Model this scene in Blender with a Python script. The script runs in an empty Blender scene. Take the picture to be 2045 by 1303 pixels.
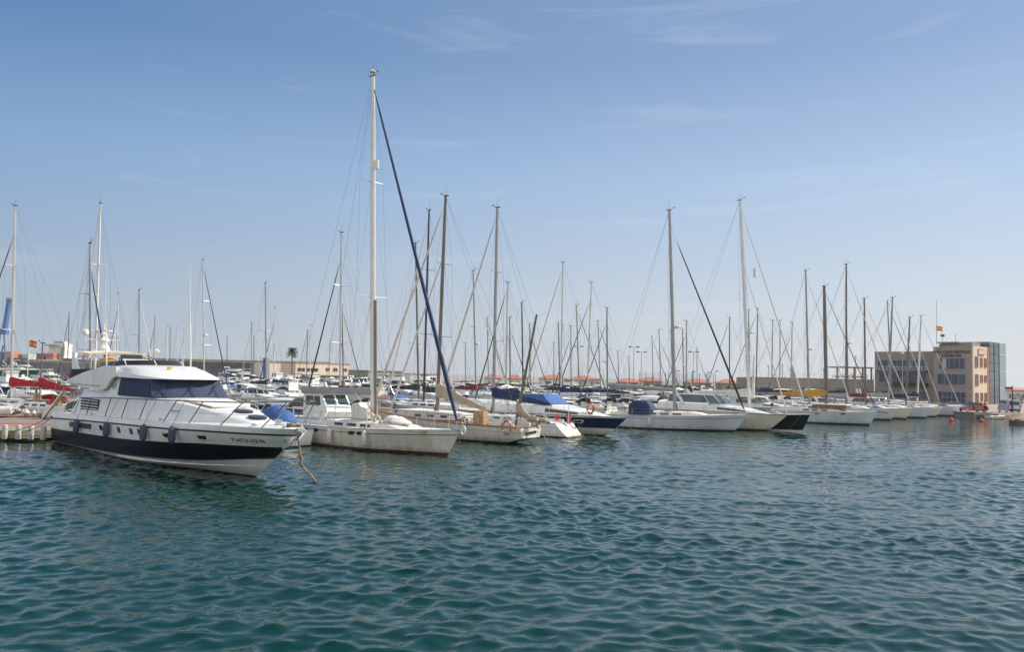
import bpy, math, random
import numpy as np
from mathutils import Vector, Matrix
rnd = random.Random(7)
scene = bpy.context.scene
C = bpy.data.collections.new('marina'); scene.collection.children.link(C)
PI = math.pi
# ------------------------------------------------------------------ camera
f_px = 1650.0; EYE = 4.6; CX, CY = 1022.5, 651.5
th = math.atan(97.5 / f_px); ph = math.atan(.0225)
F = Vector((0, math.cos(th), math.sin(th))); U0 = Vector((0, -math.sin(th), math.cos(th))); X0 = Vector((1, 0, 0))
RT = math.cos(ph) * X0 + math.sin(ph) * U0
UP = -math.sin(ph) * X0 + math.cos(ph) * U0
cam_d = bpy.data.cameras.new('camera'); cam = bpy.data.objects.new('camera', cam_d); C.objects.link(cam)
cam.matrix_world = Matrix(((RT.x, UP.x, -F.x, 0), (RT.y, UP.y, -F.y, 0), (RT.z, UP.z, -F.z, EYE), (0, 0, 0, 1)))
cam_d.sensor_width = 36; cam_d.lens = 36 * f_px / 2045; cam_d.clip_end = 6000; cam_d.clip_start = .1
scene.camera = cam
def ray(px, py): return F + RT * ((px - CX) / f_px) - UP * ((py - CY) / f_px)
def at(px, py, z=0.0):                       # where the sight line meets the level z
    d = ray(px, py); t = (z - EYE) / d.z; return Vector((d.x * t, d.y * t, z))
def far(px, py, Y):                          # where it meets the distance Y
    d = ray(px, py); t = Y / d.y; return Vector((d.x * t, Y, EYE + d.z * t))
def side(px, py, o, e, off=0.0):             # where it meets a boat's long plane: (along, up)
    d = ray(px, py); st = (e[1], -e[0])
    t = (o[0] * st[0] + o[1] * st[1] + off) / (d.x * st[0] + d.y * st[1])
    return (d.x * t - o[0]) * e[0] + (d.y * t - o[1]) * e[1], EYE + d.z * t
# ------------------------------------------------------------------ objects
def link(o, parent=None):
    C.objects.link(o)
    if parent is not None: o.parent = parent
    return o
def tag(o, label=None, cat=None, group=None, kind=None):
    if label: o['label'] = label
    if cat: o['category'] = cat
    if group: o['group'] = group
    if kind: o['kind'] = kind
    return o
def thing(name, label, cat, loc=(0, 0, 0), rz=0.0, group=None):
    o = bpy.data.objects.new(name, None); o.empty_display_size = .2; link(o)
    o.location = loc; o.rotation_euler = (0, 0, rz)
    return tag(o, label, cat, group)
def copy_tree(o, parent=None):
    c = o.copy(); link(c, parent)
    for ch in list(o.children): copy_tree(ch, c)
    return c
def lerp(a, b, t): return a + (b - a) * t
def sst(t, a, b):
    t = min(1, max(0, (t - a) / (b - a))); return t * t * (3 - 2 * t)
def tab(T, x):
    if x <= T[0][0]: return T[0][1]
    for (a, va), (b, vb) in zip(T, T[1:]):
        if x <= b: return lerp(va, vb, (x - a) / (b - a))
    return T[-1][1]
class MB:
    def __init__(s): s.v = []; s.f = []; s.m = []
    def add(s, vs, fs, m=0):
        n = len(s.v); s.v += [tuple(v) for v in vs]
        for k, fa in enumerate(fs):
            s.f.append([i + n for i in fa]); s.m.append(m[k] if isinstance(m, list) else m)
        return s
    def box(s, c, d, rz=0.0, m=0, ry=0.0):
        R = Matrix.Rotation(rz, 3, 'Z') @ Matrix.Rotation(ry, 3, 'Y')
        vs = [Vector(c) + R @ Vector((x * d[0] / 2, y * d[1] / 2, z * d[2] / 2)) for x in (-1, 1) for y in (-1, 1) for z in (-1, 1)]
        return s.add(vs, [(0, 1, 3, 2), (4, 6, 7, 5), (0, 4, 5, 1), (2, 3, 7, 6), (0, 2, 6, 4), (1, 5, 7, 3)], m)
    def rings(s, R, closed=True, cap=True, m=0):
        n = len(R[0]); vs = [p for r in R for p in r]; fs = []
        for i in range(len(R) - 1):
            for j in range(n if closed else n - 1):
                k = (j + 1) % n
                fs.append((i * n + j, i * n + k, (i + 1) * n + k, (i + 1) * n + j))
        if cap and closed: fs += [tuple(range(n - 1, -1, -1)), tuple(range((len(R) - 1) * n, len(R) * n))]
        return s.add(vs, fs, m)
    def tube(s, P, r, n=6, m=0, ov=1.0):
        P = [Vector(p) for p in P]; R = []
        for i, p in enumerate(P):
            d = (P[min(i + 1, len(P) - 1)] - P[max(i - 1, 0)]); d = d.normalized() if d.length > 1e-6 else Vector((0, 0, 1))
            a = d.cross(Vector((0, 1, 0)) if abs(d.y) < .9 else Vector((1, 0, 0))).normalized(); b = d.cross(a)
            q = r[i] if isinstance(r, (list, tuple)) else r
            R.append([p + a * (q * ov * math.cos(2 * PI * k / n)) + b * (q * math.sin(2 * PI * k / n)) for k in range(n)])
        return s.rings(R, True, True, m)
    def lathe(s, c, prof, n=12, m=0):
        R = [[(c[0] + r * math.cos(2 * PI * k / n), c[1] + r * math.sin(2 * PI * k / n), c[2] + z) for k in range(n)] for r, z in prof]
        return s.rings(R, True, True, m)
    def torus(s, c, R, r, ax='x', n=20, k=8, m=0, arc=1.0):
        P = []
        for i in range(n):
            a = 2 * PI * i / n; ring = []
            for j in range(k):
                b = 2 * PI * j / k; u = (R + r * math.cos(b)) * math.cos(a); v = (R + r * math.cos(b)) * math.sin(a); w = r * math.sin(b)
                ring.append((c[0] + w, c[1] + u, c[2] + v) if ax == 'x' else (c[0] + u, c[1] + w, c[2] + v) if ax == 'y' else (c[0] + u, c[1] + v, c[2] + w))
            P.append(ring)
        P.append(P[0]); return s.rings(P, True, False, m)
    def prism(s, poly, y0, y1, m=0, axis='y'):      # polygon in x,z (or x,y) pushed through a thickness
        g = (lambda p, t: (p[0], t, p[1])) if axis == 'y' else (lambda p, t: (p[0], p[1], t)) if axis == 'z' else (lambda p, t: (t, p[0], p[1]))
        n = len(poly); vs = [g(p, y0) for p in poly] + [g(p, y1) for p in poly]
        return s.add(vs, [tuple(range(n)), tuple(range(2 * n - 1, n - 1, -1))] + [(i, i + n, (i + 1) % n + n, (i + 1) % n) for i in range(n)], m)
    def sheet(s, grid, t=.02, m=0):                 # grid of points -> sheet with thickness along its normal
        a = len(grid); b = len(grid[0]); G = [[Vector(p) for p in r] for r in grid]; off = []
        for i in range(a):
            for j in range(b):
                du = G[min(i + 1, a - 1)][j] - G[max(i - 1, 0)][j]; dv = G[i][min(j + 1, b - 1)] - G[i][max(j - 1, 0)]
                nn = du.cross(dv); nn = nn.normalized() if nn.length > 1e-9 else Vector((0, 0, 1)); off.append(G[i][j] + nn * t)
        vs = [p for r in G for p in r] + off; N = a * b; fs = []
        for i in range(a - 1):
            for j in range(b - 1):
                q = (i * b + j, i * b + j + 1, (i + 1) * b + j + 1, (i + 1) * b + j); fs += [q, tuple(x + N for x in reversed(q))]
        bd = [(0, j) for j in range(b)] + [(i, b - 1) for i in range(1, a)] + [(a - 1, j) for j in range(b - 2, -1, -1)] + [(i, 0) for i in range(a - 2, 0, -1)]
        ix = [i * b + j for i, j in bd]
        fs += [(ix[k], ix[k] + N, ix[(k + 1) % len(ix)] + N, ix[(k + 1) % len(ix)]) for k in range(len(ix))]
        return s.add(vs, fs, m)
    def build(s, name, mats, parent=None, sharp=40, loc=None):
        me = bpy.data.meshes.new(name); me.from_pydata(s.v, [], s.f)
        for m in (mats if isinstance(mats, (list, tuple)) else [mats]): me.materials.append(m)
        me.polygons.foreach_set('material_index', s.m)
        me.polygons.foreach_set('use_smooth', [True] * len(s.f)); me.validate(); me.update()
        me.set_sharp_from_angle(angle=math.radians(sharp))
        o = bpy.data.objects.new(name, me); link(o, parent)
        if loc is not None: o.location = loc
        return o
def text_mesh(txt, size, name, m, parent, mat4, ext=.004, align='CENTER', bold=0.0):
    cu = bpy.data.curves.new(name, 'FONT'); cu.body = txt; cu.size = size; cu.extrude = ext; cu.offset = bold; cu.align_x = align; cu.align_y = 'CENTER'
    t = bpy.data.objects.new(name, cu); scene.collection.objects.link(t)
    me = bpy.data.meshes.new_from_object(t.evaluated_get(bpy.context.evaluated_depsgraph_get())); me.name = name
    bpy.data.objects.remove(t); me.materials.clear(); me.materials.append(m)
    o = bpy.data.objects.new(name, me); link(o, parent); o.matrix_local = mat4; return o
def frame(o, x, y, z):
    x, y, z = Vector(x).normalized(), Vector(y).normalized(), Vector(z).normalized()
    return Matrix(((x.x, y.x, z.x, o[0]), (x.y, y.y, z.y, o[1]), (x.z, y.z, z.z, o[2]), (0, 0, 0, 1)))
# ------------------------------------------------------------------ materials
MATS = {}
def mat(name, col, rough=.5, metal=0.0, var=.12, sc=2.0, st=(1, 1, 1), bump=0.0, bsc=20.0, spec=.5, col2=None, thr=None, coat=0.0, tide=None):
    if name in MATS: return MATS[name]
    m = bpy.data.materials.new(name); m.use_nodes = True; MATS[name] = m
    N, Lk = m.node_tree.nodes, m.node_tree.links; b = N['Principled BSDF']
    b.inputs['Roughness'].default_value = rough; b.inputs['Metallic'].default_value = metal
    b.inputs['Specular IOR Level'].default_value = spec; b.inputs['Coat Weight'].default_value = coat
    b.inputs['Base Color'].default_value = (*col, 1)
    tc = N.new('ShaderNodeTexCoord'); mp = N.new('ShaderNodeMapping'); mp.inputs['Scale'].default_value = st
    Lk.new(tc.outputs['Object'], mp.inputs['Vector'])
    nz = N.new('ShaderNodeTexNoise'); nz.inputs['Scale'].default_value = sc; nz.inputs['Detail'].default_value = 6; nz.inputs['Roughness'].default_value = .6
    Lk.new(mp.outputs[0], nz.inputs['Vector'])
    cr = N.new('ShaderNodeValToRGB'); e = cr.color_ramp.elements
    lo, hi = thr or (.3, .7); e[0].position = lo; e[1].position = hi
    c2 = col2 or tuple(c * (1 - var) for c in col)
    e[0].color = (*c2, 1); e[1].color = (*col, 1)
    Lk.new(nz.outputs['Fac'], cr.inputs[0]); Lk.new(cr.outputs[0], b.inputs['Base Color'])
    if tide:                                   # brown green tide stain with a ragged upper edge just above the waterline
        sx_ = N.new('ShaderNodeSeparateXYZ'); Lk.new(tc.outputs['Object'], sx_.inputs[0]); n3 = N.new('ShaderNodeTexNoise'); n3.inputs['Scale'].default_value = 3.0; n3.inputs['Detail'].default_value = 5
        m3 = N.new('ShaderNodeMapping'); m3.inputs['Scale'].default_value = (1.4, 1.4, .3); Lk.new(tc.outputs['Object'], m3.inputs[0]); Lk.new(m3.outputs[0], n3.inputs['Vector'])
        h = N.new('ShaderNodeMath'); h.operation = 'MULTIPLY_ADD'; h.inputs[1].default_value = -.9; Lk.new(n3.outputs['Fac'], h.inputs[0]); Lk.new(sx_.outputs['Z'], h.inputs[2])
        mr = N.new('ShaderNodeMapRange'); mr.inputs[1].default_value = -.02; mr.inputs[2].default_value = -.34; mr.inputs[3].default_value = 0; mr.inputs[4].default_value = .75; Lk.new(h.outputs[0], mr.inputs[0])
        mt = N.new('ShaderNodeMixRGB'); mt.inputs['Color2'].default_value = (*tide, 1); Lk.new(mr.outputs[0], mt.inputs['Fac']); Lk.new(cr.outputs[0], mt.inputs['Color1']); Lk.new(mt.outputs[0], b.inputs['Base Color'])
    if bump:
        n2 = N.new('ShaderNodeTexNoise'); n2.inputs['Scale'].default_value = bsc; n2.inputs['Detail'].default_value = 4
        Lk.new(mp.outputs[0], n2.inputs['Vector']); bp = N.new('ShaderNodeBump'); bp.inputs['Strength'].default_value = bump; bp.inputs['Distance'].default_value = .05
        Lk.new(n2.outputs['Fac'], bp.inputs['Height']); Lk.new(bp.outputs[0], b.inputs['Normal'])
    return m
GEL = dict(rough=.22, var=.18, sc=1.1, st=(1.2, 1.2, .35), thr=(.25, .62), coat=.12)
white = mat('gelcoat white', (.78, .78, .76), **GEL)
cream = mat('gelcoat cream', (.74, .69, .58), tide=(.38, .31, .18), **GEL)
whull = mat('gelcoat white hull', (.78, .78, .76), tide=(.46, .43, .30), **GEL)
dirty = mat('gelcoat weathered', (.72, .70, .64), rough=.3, sc=.9, st=(1.6, 1.6, .25), thr=(.3, .6), col2=(.56, .52, .43), tide=(.36, .30, .17))
pale = mat('gelcoat pale blue grey', (.60, .65, .70), tide=(.40, .38, .28), **GEL)
deckm = mat('deck paint', (.72, .70, .65), rough=.6, var=.2, sc=2.5, bump=.1, bsc=60)
black = mat('gelcoat black', (.009, .011, .016), rough=.4, var=.5, sc=3, spec=.18)
bottle = mat('gelcoat bottle green', (.006, .016, .016), rough=.3, var=.4, spec=.3)
navyh = mat('gelcoat navy', (.012, .03, .095), rough=.25, var=.35, spec=.4)
redh = mat('gelcoat red', (.38, .03, .03), rough=.3)
boot = mat('antifouling dark', (.03, .03, .035), rough=.7, var=.5, sc=4)
bootr = mat('antifouling red brown', (.11, .035, .025), rough=.75, var=.5, sc=3)
stripe = mat('stripe navy', (.02, .03, .09), rough=.3)
teak = mat('weathered teak', (.33, .21, .12), rough=.7, var=.4, sc=5, st=(1, 8, 1), bump=.2)
wood = mat('varnished wood', (.30, .13, .05), rough=.3, var=.4, sc=4, st=(1, 6, 1))
alu = mat('mast aluminium', (.62, .60, .57), rough=.38, metal=.55, var=.2, sc=1.5, st=(1, 1, .2))
mwhite = mat('mast painted white', (.72, .70, .66), rough=.35, var=.15, sc=1)
mgrey = mat('mast grey', (.34, .33, .32), rough=.4, metal=.4, var=.3, sc=1)
mbrown = mat('mast brown', (.185, .15, .12), rough=.45, var=.35, sc=2, st=(1, 1, .2))
mblack = mat('mast black', (.035, .037, .045), rough=.35, var=.3)
steel = mat('stainless steel', (.62, .63, .64), rough=.22, metal=.9, var=.1)
wire = mat('rigging wire', (.22, .23, .25), rough=.4, metal=.6, var=.2)
glass = mat('dark window', (.012, .018, .024), rough=.06, spec=.8, var=.3)
tint = mat('tinted glass', (.05, .08, .09), rough=.06, spec=.8, var=.3)
CAN = dict(rough=.85, var=.3, sc=3, bump=.4, bsc=6)
cnavy = mat('canvas navy', (.022, .035, .105), **CAN)
cblue = mat('canvas blue', (.045, .13, .36), **CAN)
cdark = mat('canvas charcoal', (.03, .033, .04), **CAN)
cred = mat('canvas red', (.42, .02, .025), **CAN)
cwine = mat('canvas wine red', (.20, .02, .03), **CAN)
ctan = mat('canvas tan', (.43, .36, .27), **CAN)
cgrey = mat('canvas grey', (.33, .34, .36), **CAN)
cwhite = mat('canvas white', (.74, .71, .65), **CAN)
ccream = mat('canvas cream', (.76, .66, .52), **CAN)
cgreen = mat('canvas green', (.02, .09, .06), **CAN)
cyellow = mat('canvas yellow', (.62, .32, .03), **CAN)
cbrown = mat('canvas brown', (.17, .10, .06), **CAN)
rubber = mat('rubber black', (.02, .02, .022), rough=.6)
fendw = mat('fender white', (.70, .68, .62), rough=.45, var=.3, sc=6)
fendb = mat('fender cover blue grey', (.075, .10, .15), rough=.9, var=.35, sc=8, bump=.5, bsc=30)
orange = mat('buoy orange', (.62, .09, .02), rough=.5, var=.3, sc=5)
ringred = mat('life ring red', (.55, .04, .03), rough=.5, var=.25, sc=6)
ringpink = mat('life ring faded', (.52, .24, .17), rough=.6, var=.4, sc=7)
rope = mat('rope', (.42, .33, .22), rough=.9, var=.5, sc=9, bump=.6, bsc=60)
ropew = mat('rope white', (.62, .58, .50), rough=.9, var=.4, sc=9)
ropeg = mat('rope dark', (.06, .06, .055), rough=.9, var=.4, sc=9)
yellow = mat('paint yellow', (.65, .42, .05), rough=.4)
# ------------------------------------------------------------------ boats
class Shape: pass
def hull(parent, xs, xb, B, fs, fb, over, mats, bands, sternw=.75, flare=.86, rev=0.0, p=2.0, draft=.45, nst=15, sag=.06, name='hull', mid=.5, topw=None):
    Z = lambda t: fs + (fb - fs) * t ** 1.5 - sag * math.sin(PI * t)
    def W(t): return B / 2 * ((sternw + (1 - sternw) * math.sin(PI / 2 * t / mid)) if t < mid else max(0.0, 1 - ((t - mid) / (1 - mid)) ** p))
    def pt(t, q):
        if q < 0:
            x = lerp(xs + .5, xb - .5, t); return (x, W(t) * .3, -draft)
        x = lerp(xs + rev * (q ** .9 if rev > -1.2 else min(1, q / .4) ** .8), xb + over * q ** .85, t)
        g = 1 - (1 - flare) * (1 - q) - .34 * sst(t, .55, 1) * (1 - q) ** 1.2
        return (x, max(W(t) * g, .012), q * Z(t))
    qs = [b[0] for b in bands]; ms = [b[1] for b in bands]; nl = len(qs); vs = []; fs_ = []; mi = []
    for i in range(nst):
        t = 1 - (1 - i / (nst - 1)) ** 1.25
        for sg in (1, -1):
            for q in qs:
                x, y, z = pt(t, q); vs.append((x, sg * y, z))
    for i in range(nst - 1):
        for s in (0, 1):
            for l in range(nl - 1):
                a = (i * 2 + s) * nl + l; b = a + 2 * nl
                fs_.append((a, b, b + 1, a + 1) if s else (a, a + 1, b + 1, b)); mi.append(ms[l])
    for i in (0, nst - 1):
        for l in range(nl - 1):
            a = i * 2 * nl + l; b = a + nl
            fs_.append((a, b, b + 1, a + 1) if i else (a, a + 1, b + 1, b)); mi.append(ms[l])
    h = MB().add(vs, fs_, mi).build(name, mats, parent, sharp=50)
    S = Shape(); S.xs = xs + rev; S.xb = xb + over; L = S.xb - S.xs
    S.T = lambda x: min(1, max(0, (x - S.xs) / L)); S.W = lambda x: W(S.T(x)); S.Z = lambda x: Z(S.T(x)); S.pt = pt; S.obj = h
    return S
def deck(parent, S, m, n=13, drop=.02, camber=.05, name='deck', x1=None, x0=None):
    x0 = S.xs + .03 if x0 is None else x0; x1 = S.xb - .05 if x1 is None else x1; g = []
    for i in range(n):
        x = lerp(x0, x1, i / (n - 1)); w = max(S.W(x) - .03, .01); z = S.Z(x) - drop
        g.append([(x, w * k, z + camber * (1 - k * k)) for k in (1, .5, 0, -.5, -1)])
    return MB().sheet(g, -.03).build(name, m, parent)
def toerail(parent, S, m, r=.03, n=16, name='toe_rail', dz=.02, x0=None):
    b = MB(); x0 = S.xs if x0 is None else x0
    for sg in (1, -1):
        b.tube([(x, sg * max(S.W(x) - .01, .01), S.Z(x) + dz) for x in [lerp(x0, S.xb - .02, i / n) for i in range(n + 1)]], r, 5)
    return b.build(name, m, parent)
def cabin(parent, S, x0, x1, wf, h0, h1, m, name='cabin', inset=.12, nose=.9):
    """coachroof from x0 (aft) to x1 (forward)"""
    R = []; n = 9
    for i in range(n):
        u = i / (n - 1); x = lerp(x0, x1, u); w = min(S.W(x) * wf, S.W(lerp(x0, x1, .3)) * wf); zb = S.Z(x) - .03
        h = lerp(h0, h1, u) * (1 - sst(u, .8, 1) * nose)
        R.append([(x, w, zb), (x, w - inset * h / h0, zb + h * .86), (x, w * .6, zb + h), (x, 0, zb + h * 1.06), (x, -w * .6, zb + h), (x, -w + inset * h / h0, zb + h * .86), (x, -w, zb)])
    return MB().rings(R).build(name, m, parent, sharp=35)
def cab_pt(S, x0, x1, wf, h0, h1, x, k, inset=.12, nose=.9):
    u = (x - x0) / (x1 - x0); w = min(S.W(x) * wf, S.W(lerp(x0, x1, .3)) * wf); h = lerp(h0, h1, u) * (1 - sst(u, .8, 1) * nose)
    return w - inset * h / h0 * k / .86, S.Z(x) - .03 + h * k
def cab_windows(parent, S, x0, x1, wf, h0, h1, spans, m, k0=.3, k1=.68, inset=.12):
    for sg in (-1, 1):
        for a, b in spans:
            g = []
            for x in (a, (a + b) / 2, b):
                (ya, za), (yb, zb) = cab_pt(S, x0, x1, wf, h0, h1, x, k0, inset), cab_pt(S, x0, x1, wf, h0, h1, x, k1, inset)
                g.append([(x, sg * (ya + .008), za), (x, sg * (yb + .008), zb)])
            MB().sheet(g, .012 * sg).build('window', m, parent)
def lump(P, ry, rz, n=10, seed=0, hang=.5):
    """a soft bundle along a path: list of rings"""
    r = random.Random(seed); R = []
    for i, p in enumerate(P):
        a = ry[i] if isinstance(ry, list) else ry; b = rz[i] if isinstance(rz, list) else rz; k = 1 + r.uniform(-.09, .09)
        R.append([(p[0] + r.uniform(-.02, .02), p[1] + a * k * math.cos(2 * PI * j / n), p[2] + b * k * (math.sin(2 * PI * j / n))) for j in range(n)])
    return R
def furled(parent, a, b, r, m, name='furled_sail', seed=0, n=7):
    a, b = Vector(a), Vector(b); P = []; rr = []; N = 12
    for i in range(N + 1):
        u = i / N; P.append(a.lerp(b, u)); rr.append(r * (.5 + .5 * sst(u, 0, .06)) * (1.08 - .62 * u) if u < .985 else r * .2)
    return MB().tube(P, rr, n).build(name, m, parent)
def sailboat(name, label, loc, head, xb, xs, B, fb, fs, mh, rake=.3, col=None, stripe_m=None, boot_m=None, over=.9, rev=0.0, sternw=.72, cover=None, boom=None, boomz=None,
             furl=None, furl_top=.95, inner=None, spr=2, hood=None, bim=None, radar=False, mm=None, mr=.085, det=1, group=None, furl_r=.09, frac=None, stay_x=None, wind=True, cab=True, flare=.86, coverh=.34, deckmat=None, band=(.76, .82), boom_m=None, rigr=None, boom_dz=.12, boom_r=None, mesh_top=None):
    col = whull if col in (None, white) else col; mm = mm or alu; boot_m = boot_m or boot; L = xb - xs
    T = thing(name, label, 'sailboat', (loc[0], loc[1], 0), head, group)
    S = hull(T, xs, xb, B, fs, fb, over, [boot_m, col, stripe_m or col], [(-1, 0), (0, 0), (.11, 1), (.4, 1), (band[0], 2), (band[1], 1), (1, 1)], sternw=sternw, rev=rev, flare=flare, nst=13 if det else 9)
    deck(T, S, deckmat or deckm, n=9 if det else 6)
    if det: toerail(T, S, alu if det > 1 else deckm, r=.025)
    c0, c1 = lerp(S.xs, S.xb, .30), lerp(S.xs, S.xb, .74); H0, H1 = .46, .34
    if cab:
        cabin(T, S, c0, c1, .62, H0, H1, deckm if col is not whull else white)
        ws = [(lerp(c0, c1, a), lerp(c0, c1, b)) for a, b in ((.06, .2), (.26, .40), (.46, .6))] if det else [(lerp(c0, c1, .1), lerp(c0, c1, .6))]
        cab_windows(T, S, c0, c1, .62, H0, H1, ws, glass)
    # cockpit coamings, wheel
    ck = MB(); a0, a1 = lerp(S.xs, S.xb, .05), c0
    for sg in (1, -1): ck.box(((a0 + a1) / 2, sg * S.W(lerp(a0, a1, .5)) * .6, S.Z(a0) + .12), (a1 - a0, .16, .28))
    ck.build('cockpit_coaming', deckm, T)
    if det:
        wl = MB().torus((lerp(a0, a1, .3), 0, S.Z(a0) + .75), .42, .022, 'x', 16, 5); wl.tube([(lerp(a0, a1, .3) + .05, 0, S.Z(a0)), (lerp(a0, a1, .3) + .05, 0, S.Z(a0) + .75)], .06, 6).build('steering_wheel', steel, T)
    zk = S.Z(0) + (H1 if cab else 0)
    top = Vector((-rake, 0, mh)); mb_ = Vector((0, 0, zk - .05))
    mp = lambda z: mb_.lerp(top, (z - mb_.z) / (mh - mb_.z))
    MB().tube([mp(lerp(mb_.z, mh, u)) for u in (0, .3, .6, .85, 1)], [mr, mr, mr, mr * .9, mr * .72], 8, ov=1.25).build('mast', mm, T)
    # masthead gear
    g = MB().tube([top, top + Vector((.05, 0, .55))], .009, 4)
    g.tube([top + Vector((0, 0, .03)), top + Vector((.42, .0, .2))], .012, 4); g.box(top + Vector((.42, 0, .24)), (.16, .02, .07)); g.box(top + Vector((-.05, 0, .04)), (.45, .12, .07))
    if det: g.tube([top + Vector((-.12, .06, 0)), top + Vector((-.12, .06, 1.0))], .006, 4)
    g.build('masthead_gear', mblack, T)
    rg = MB(); R0 = rigr or (.009 if det > 1 else .011)
    ft = frac or .97; fz = lerp(mb_.z, mh, ft); bx = (S.xb - .12) if stay_x is None else stay_x; bz = S.Z(bx) + .12
    stay_b, stay_t = Vector((bx, 0, bz)), mp(fz)
    rg.tube([stay_b, stay_t], R0, 4)
    for sg in (1, -1): rg.tube([(S.xs + .15, sg * S.W(S.xs + .3) * .75, S.Z(S.xs)), mp(lerp(mb_.z, mh, .45)) + Vector((S.xs * .52, 0, 0)), top][0::2], R0, 4)
    tips = []
    for k in range(spr):
        z = lerp(mb_.z, mh, (k + 1) / (spr + 1) + (.02 if spr > 1 else .06)); w = B * .30 * (1 - .22 * k); p = mp(z)
        sp = MB()
        for sg in (1, -1): sp.tube([p, p + Vector((-.12, sg * w, .06))], [.035, .02], 5)
        sp.build('spreader', mm, T); tips.append((p + Vector((-.12, 0, .06)), w))
    for sg in (1, -1):
        ch = Vector((-.25, sg * (S.W(-.25) - .1), S.Z(-.25))); path = [ch] + [p + Vector((0, sg * w, 0)) for p, w in tips] + [mp(fz)]
        rg.tube(path, R0, 4)
        if tips: rg.tube([ch + Vector((-.25, 0, 0)), tips[0][0]], R0, 4); rg.tube([ch + Vector((.5, 0, 0)), tips[0][0]], R0, 4)
        for (p, w), nx in zip(tips, [t[0] for t in tips[1:]] + [None]):
            if nx is not None: rg.tube([p + Vector((0, sg * w, 0)), nx], R0 * .8, 4)
    rg.build('standing_rigging', wire, T)
    if furl: furled(T, stay_b + (stay_t - stay_b) * .02, stay_b.lerp(stay_t, furl_top), furl_r, furl)
    if inner: furled(T, (inner[0], 0, S.Z(inner[0]) + .1), mp(lerp(mb_.z, mh, inner[1])), furl_r * .8, inner[2], 'furled_staysail')
    bl = boom or (0 - xs) * .62; bzz = boomz or zk + 1.05; p0 = mp(bzz)
    if bl > 0:
        MB().tube([p0, p0 + Vector((-bl, 0, boom_dz))], boom_r or (.07 if det else .06), 8, ov=1.5 if boom_r else 1).build('boom', boom_m or mm, T)
    if cover:
        n = 9; P = [p0 + Vector((.12 - (bl - .05) * (i / n), 0, (boom_dz - .04) * i / n + .13 + coverh * .55 * (1 - i / n) ** 1.3)) for i in range(n + 1)]
        sd = int(abs(loc[0] * 31 + loc[1] * 17)) % 999
        MB().rings(lump(P, [lerp(.17, .10, i / n) for i in range(n + 1)], [lerp(coverh, .13, (i / n) ** .7) for i in range(n + 1)], 10, sd)).build('sail_cover', cover, T)
    if hood:
        R = []
        for i in range(7):
            u = i / 6; x = lerp(c0 - .55, c0 + .75, u); w = S.W(c0) * .62 * (1 - .12 * u); hh = .95 * math.sin(PI * (.28 + .5 * (1 - u))) if u > 0 else .86
            hh = lerp(.92, .36, u ** 1.6); z0 = S.Z(c0) + .02
            R.append([(x, w * math.cos(a), z0 + hh * max(math.sin(a), 0) ** .55) for a in [PI * j / 8 for j in range(9)]])
        MB().sheet(R, .02).build('sprayhood', hood, T)
    if bim:
        xa, xc = lerp(S.xs, S.xb, .04), c0 - .5; zt = S.Z(a0) + 2.0; w = S.W(a0) * .85
        MB().sheet([[(lerp(xa, xc, i / 4), w * k, zt + .12 * (1 - k * k) - .06 * abs(i / 2 - 1)) for k in (1, .6, 0, -.6, -1)] for i in range(5)], .03).build('bimini', bim, T)
        bt = MB()
        for sg in (1, -1):
            for x in (xa + .1, xc - .1): bt.tube([((xa + xc) / 2, sg * w, S.Z(a0)), (x, sg * w, zt)], .014, 5)
        bt.build('bimini_frame', steel, T)
    # pulpit, pushpit, stanchions and lifelines
    if det:
        hgt = .62; pl = MB()
        for (xa, xc, z_) in ((S.xb - 1.5, S.xb + .08, 1),):
            P = [(xa, sg_ * (S.W(xa) - .05), S.Z(xa) + hgt) for sg_ in (1,)] + [(S.xb - .5, S.W(S.xb - .5), S.Z(S.xb) + hgt), (S.xb + .1, 0, S.Z(S.xb) + hgt + .03), (S.xb - .5, -S.W(S.xb - .5), S.Z(S.xb) + hgt), (xa, -(S.W(xa) - .05), S.Z(xa) + hgt)]
            pl.tube(P, .016, 6)
            for q in P: 
                if abs(q[1]) > .01: pl.tube([q, (q[0] - .1, q[1] * .95, S.Z(q[0]))], .014, 5)
        pl.build('pulpit', steel, T)
        ps = MB(); xa = S.xs + 1.3; P = [(xa, S.W(xa) - .06, S.Z(xa) + hgt), (S.xs + .1, S.W(S.xs) * .95, S.Z(S.xs) + hgt), (S.xs + .05, S.W(S.xs) * .35, S.Z(S.xs) + hgt)]
        for sg in (1, -1):
            Q = [(q[0], sg * q[1], q[2]) for q in P]; ps = MB().tube(Q, .016, 6)
            for q in Q: ps.tube([q, (q[0], q[1], S.Z(q[0]))], .014, 5)
            ps.build('pushpit', steel, T)
        ll = MB(); ns = 6
        for sg in (1, -1):
            for hh in (hgt, hgt * .52): ll.tube([(x, sg * (S.W(x) - .06), S.Z(x) + hh) for x in [lerp(S.xs + 1.2, S.xb - 1.5, i / 8) for i in range(9)]], .007, 4)
            for i in range(1, ns): x = lerp(S.xs + 1.2, S.xb - 1.5, i / ns); ll.tube([(x, sg * (S.W(x) - .06), S.Z(x)), (x, sg * (S.W(x) - .06), S.Z(x) + hgt)], .013, 5)
        ll.build('guard_rail', steel, T)
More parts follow.
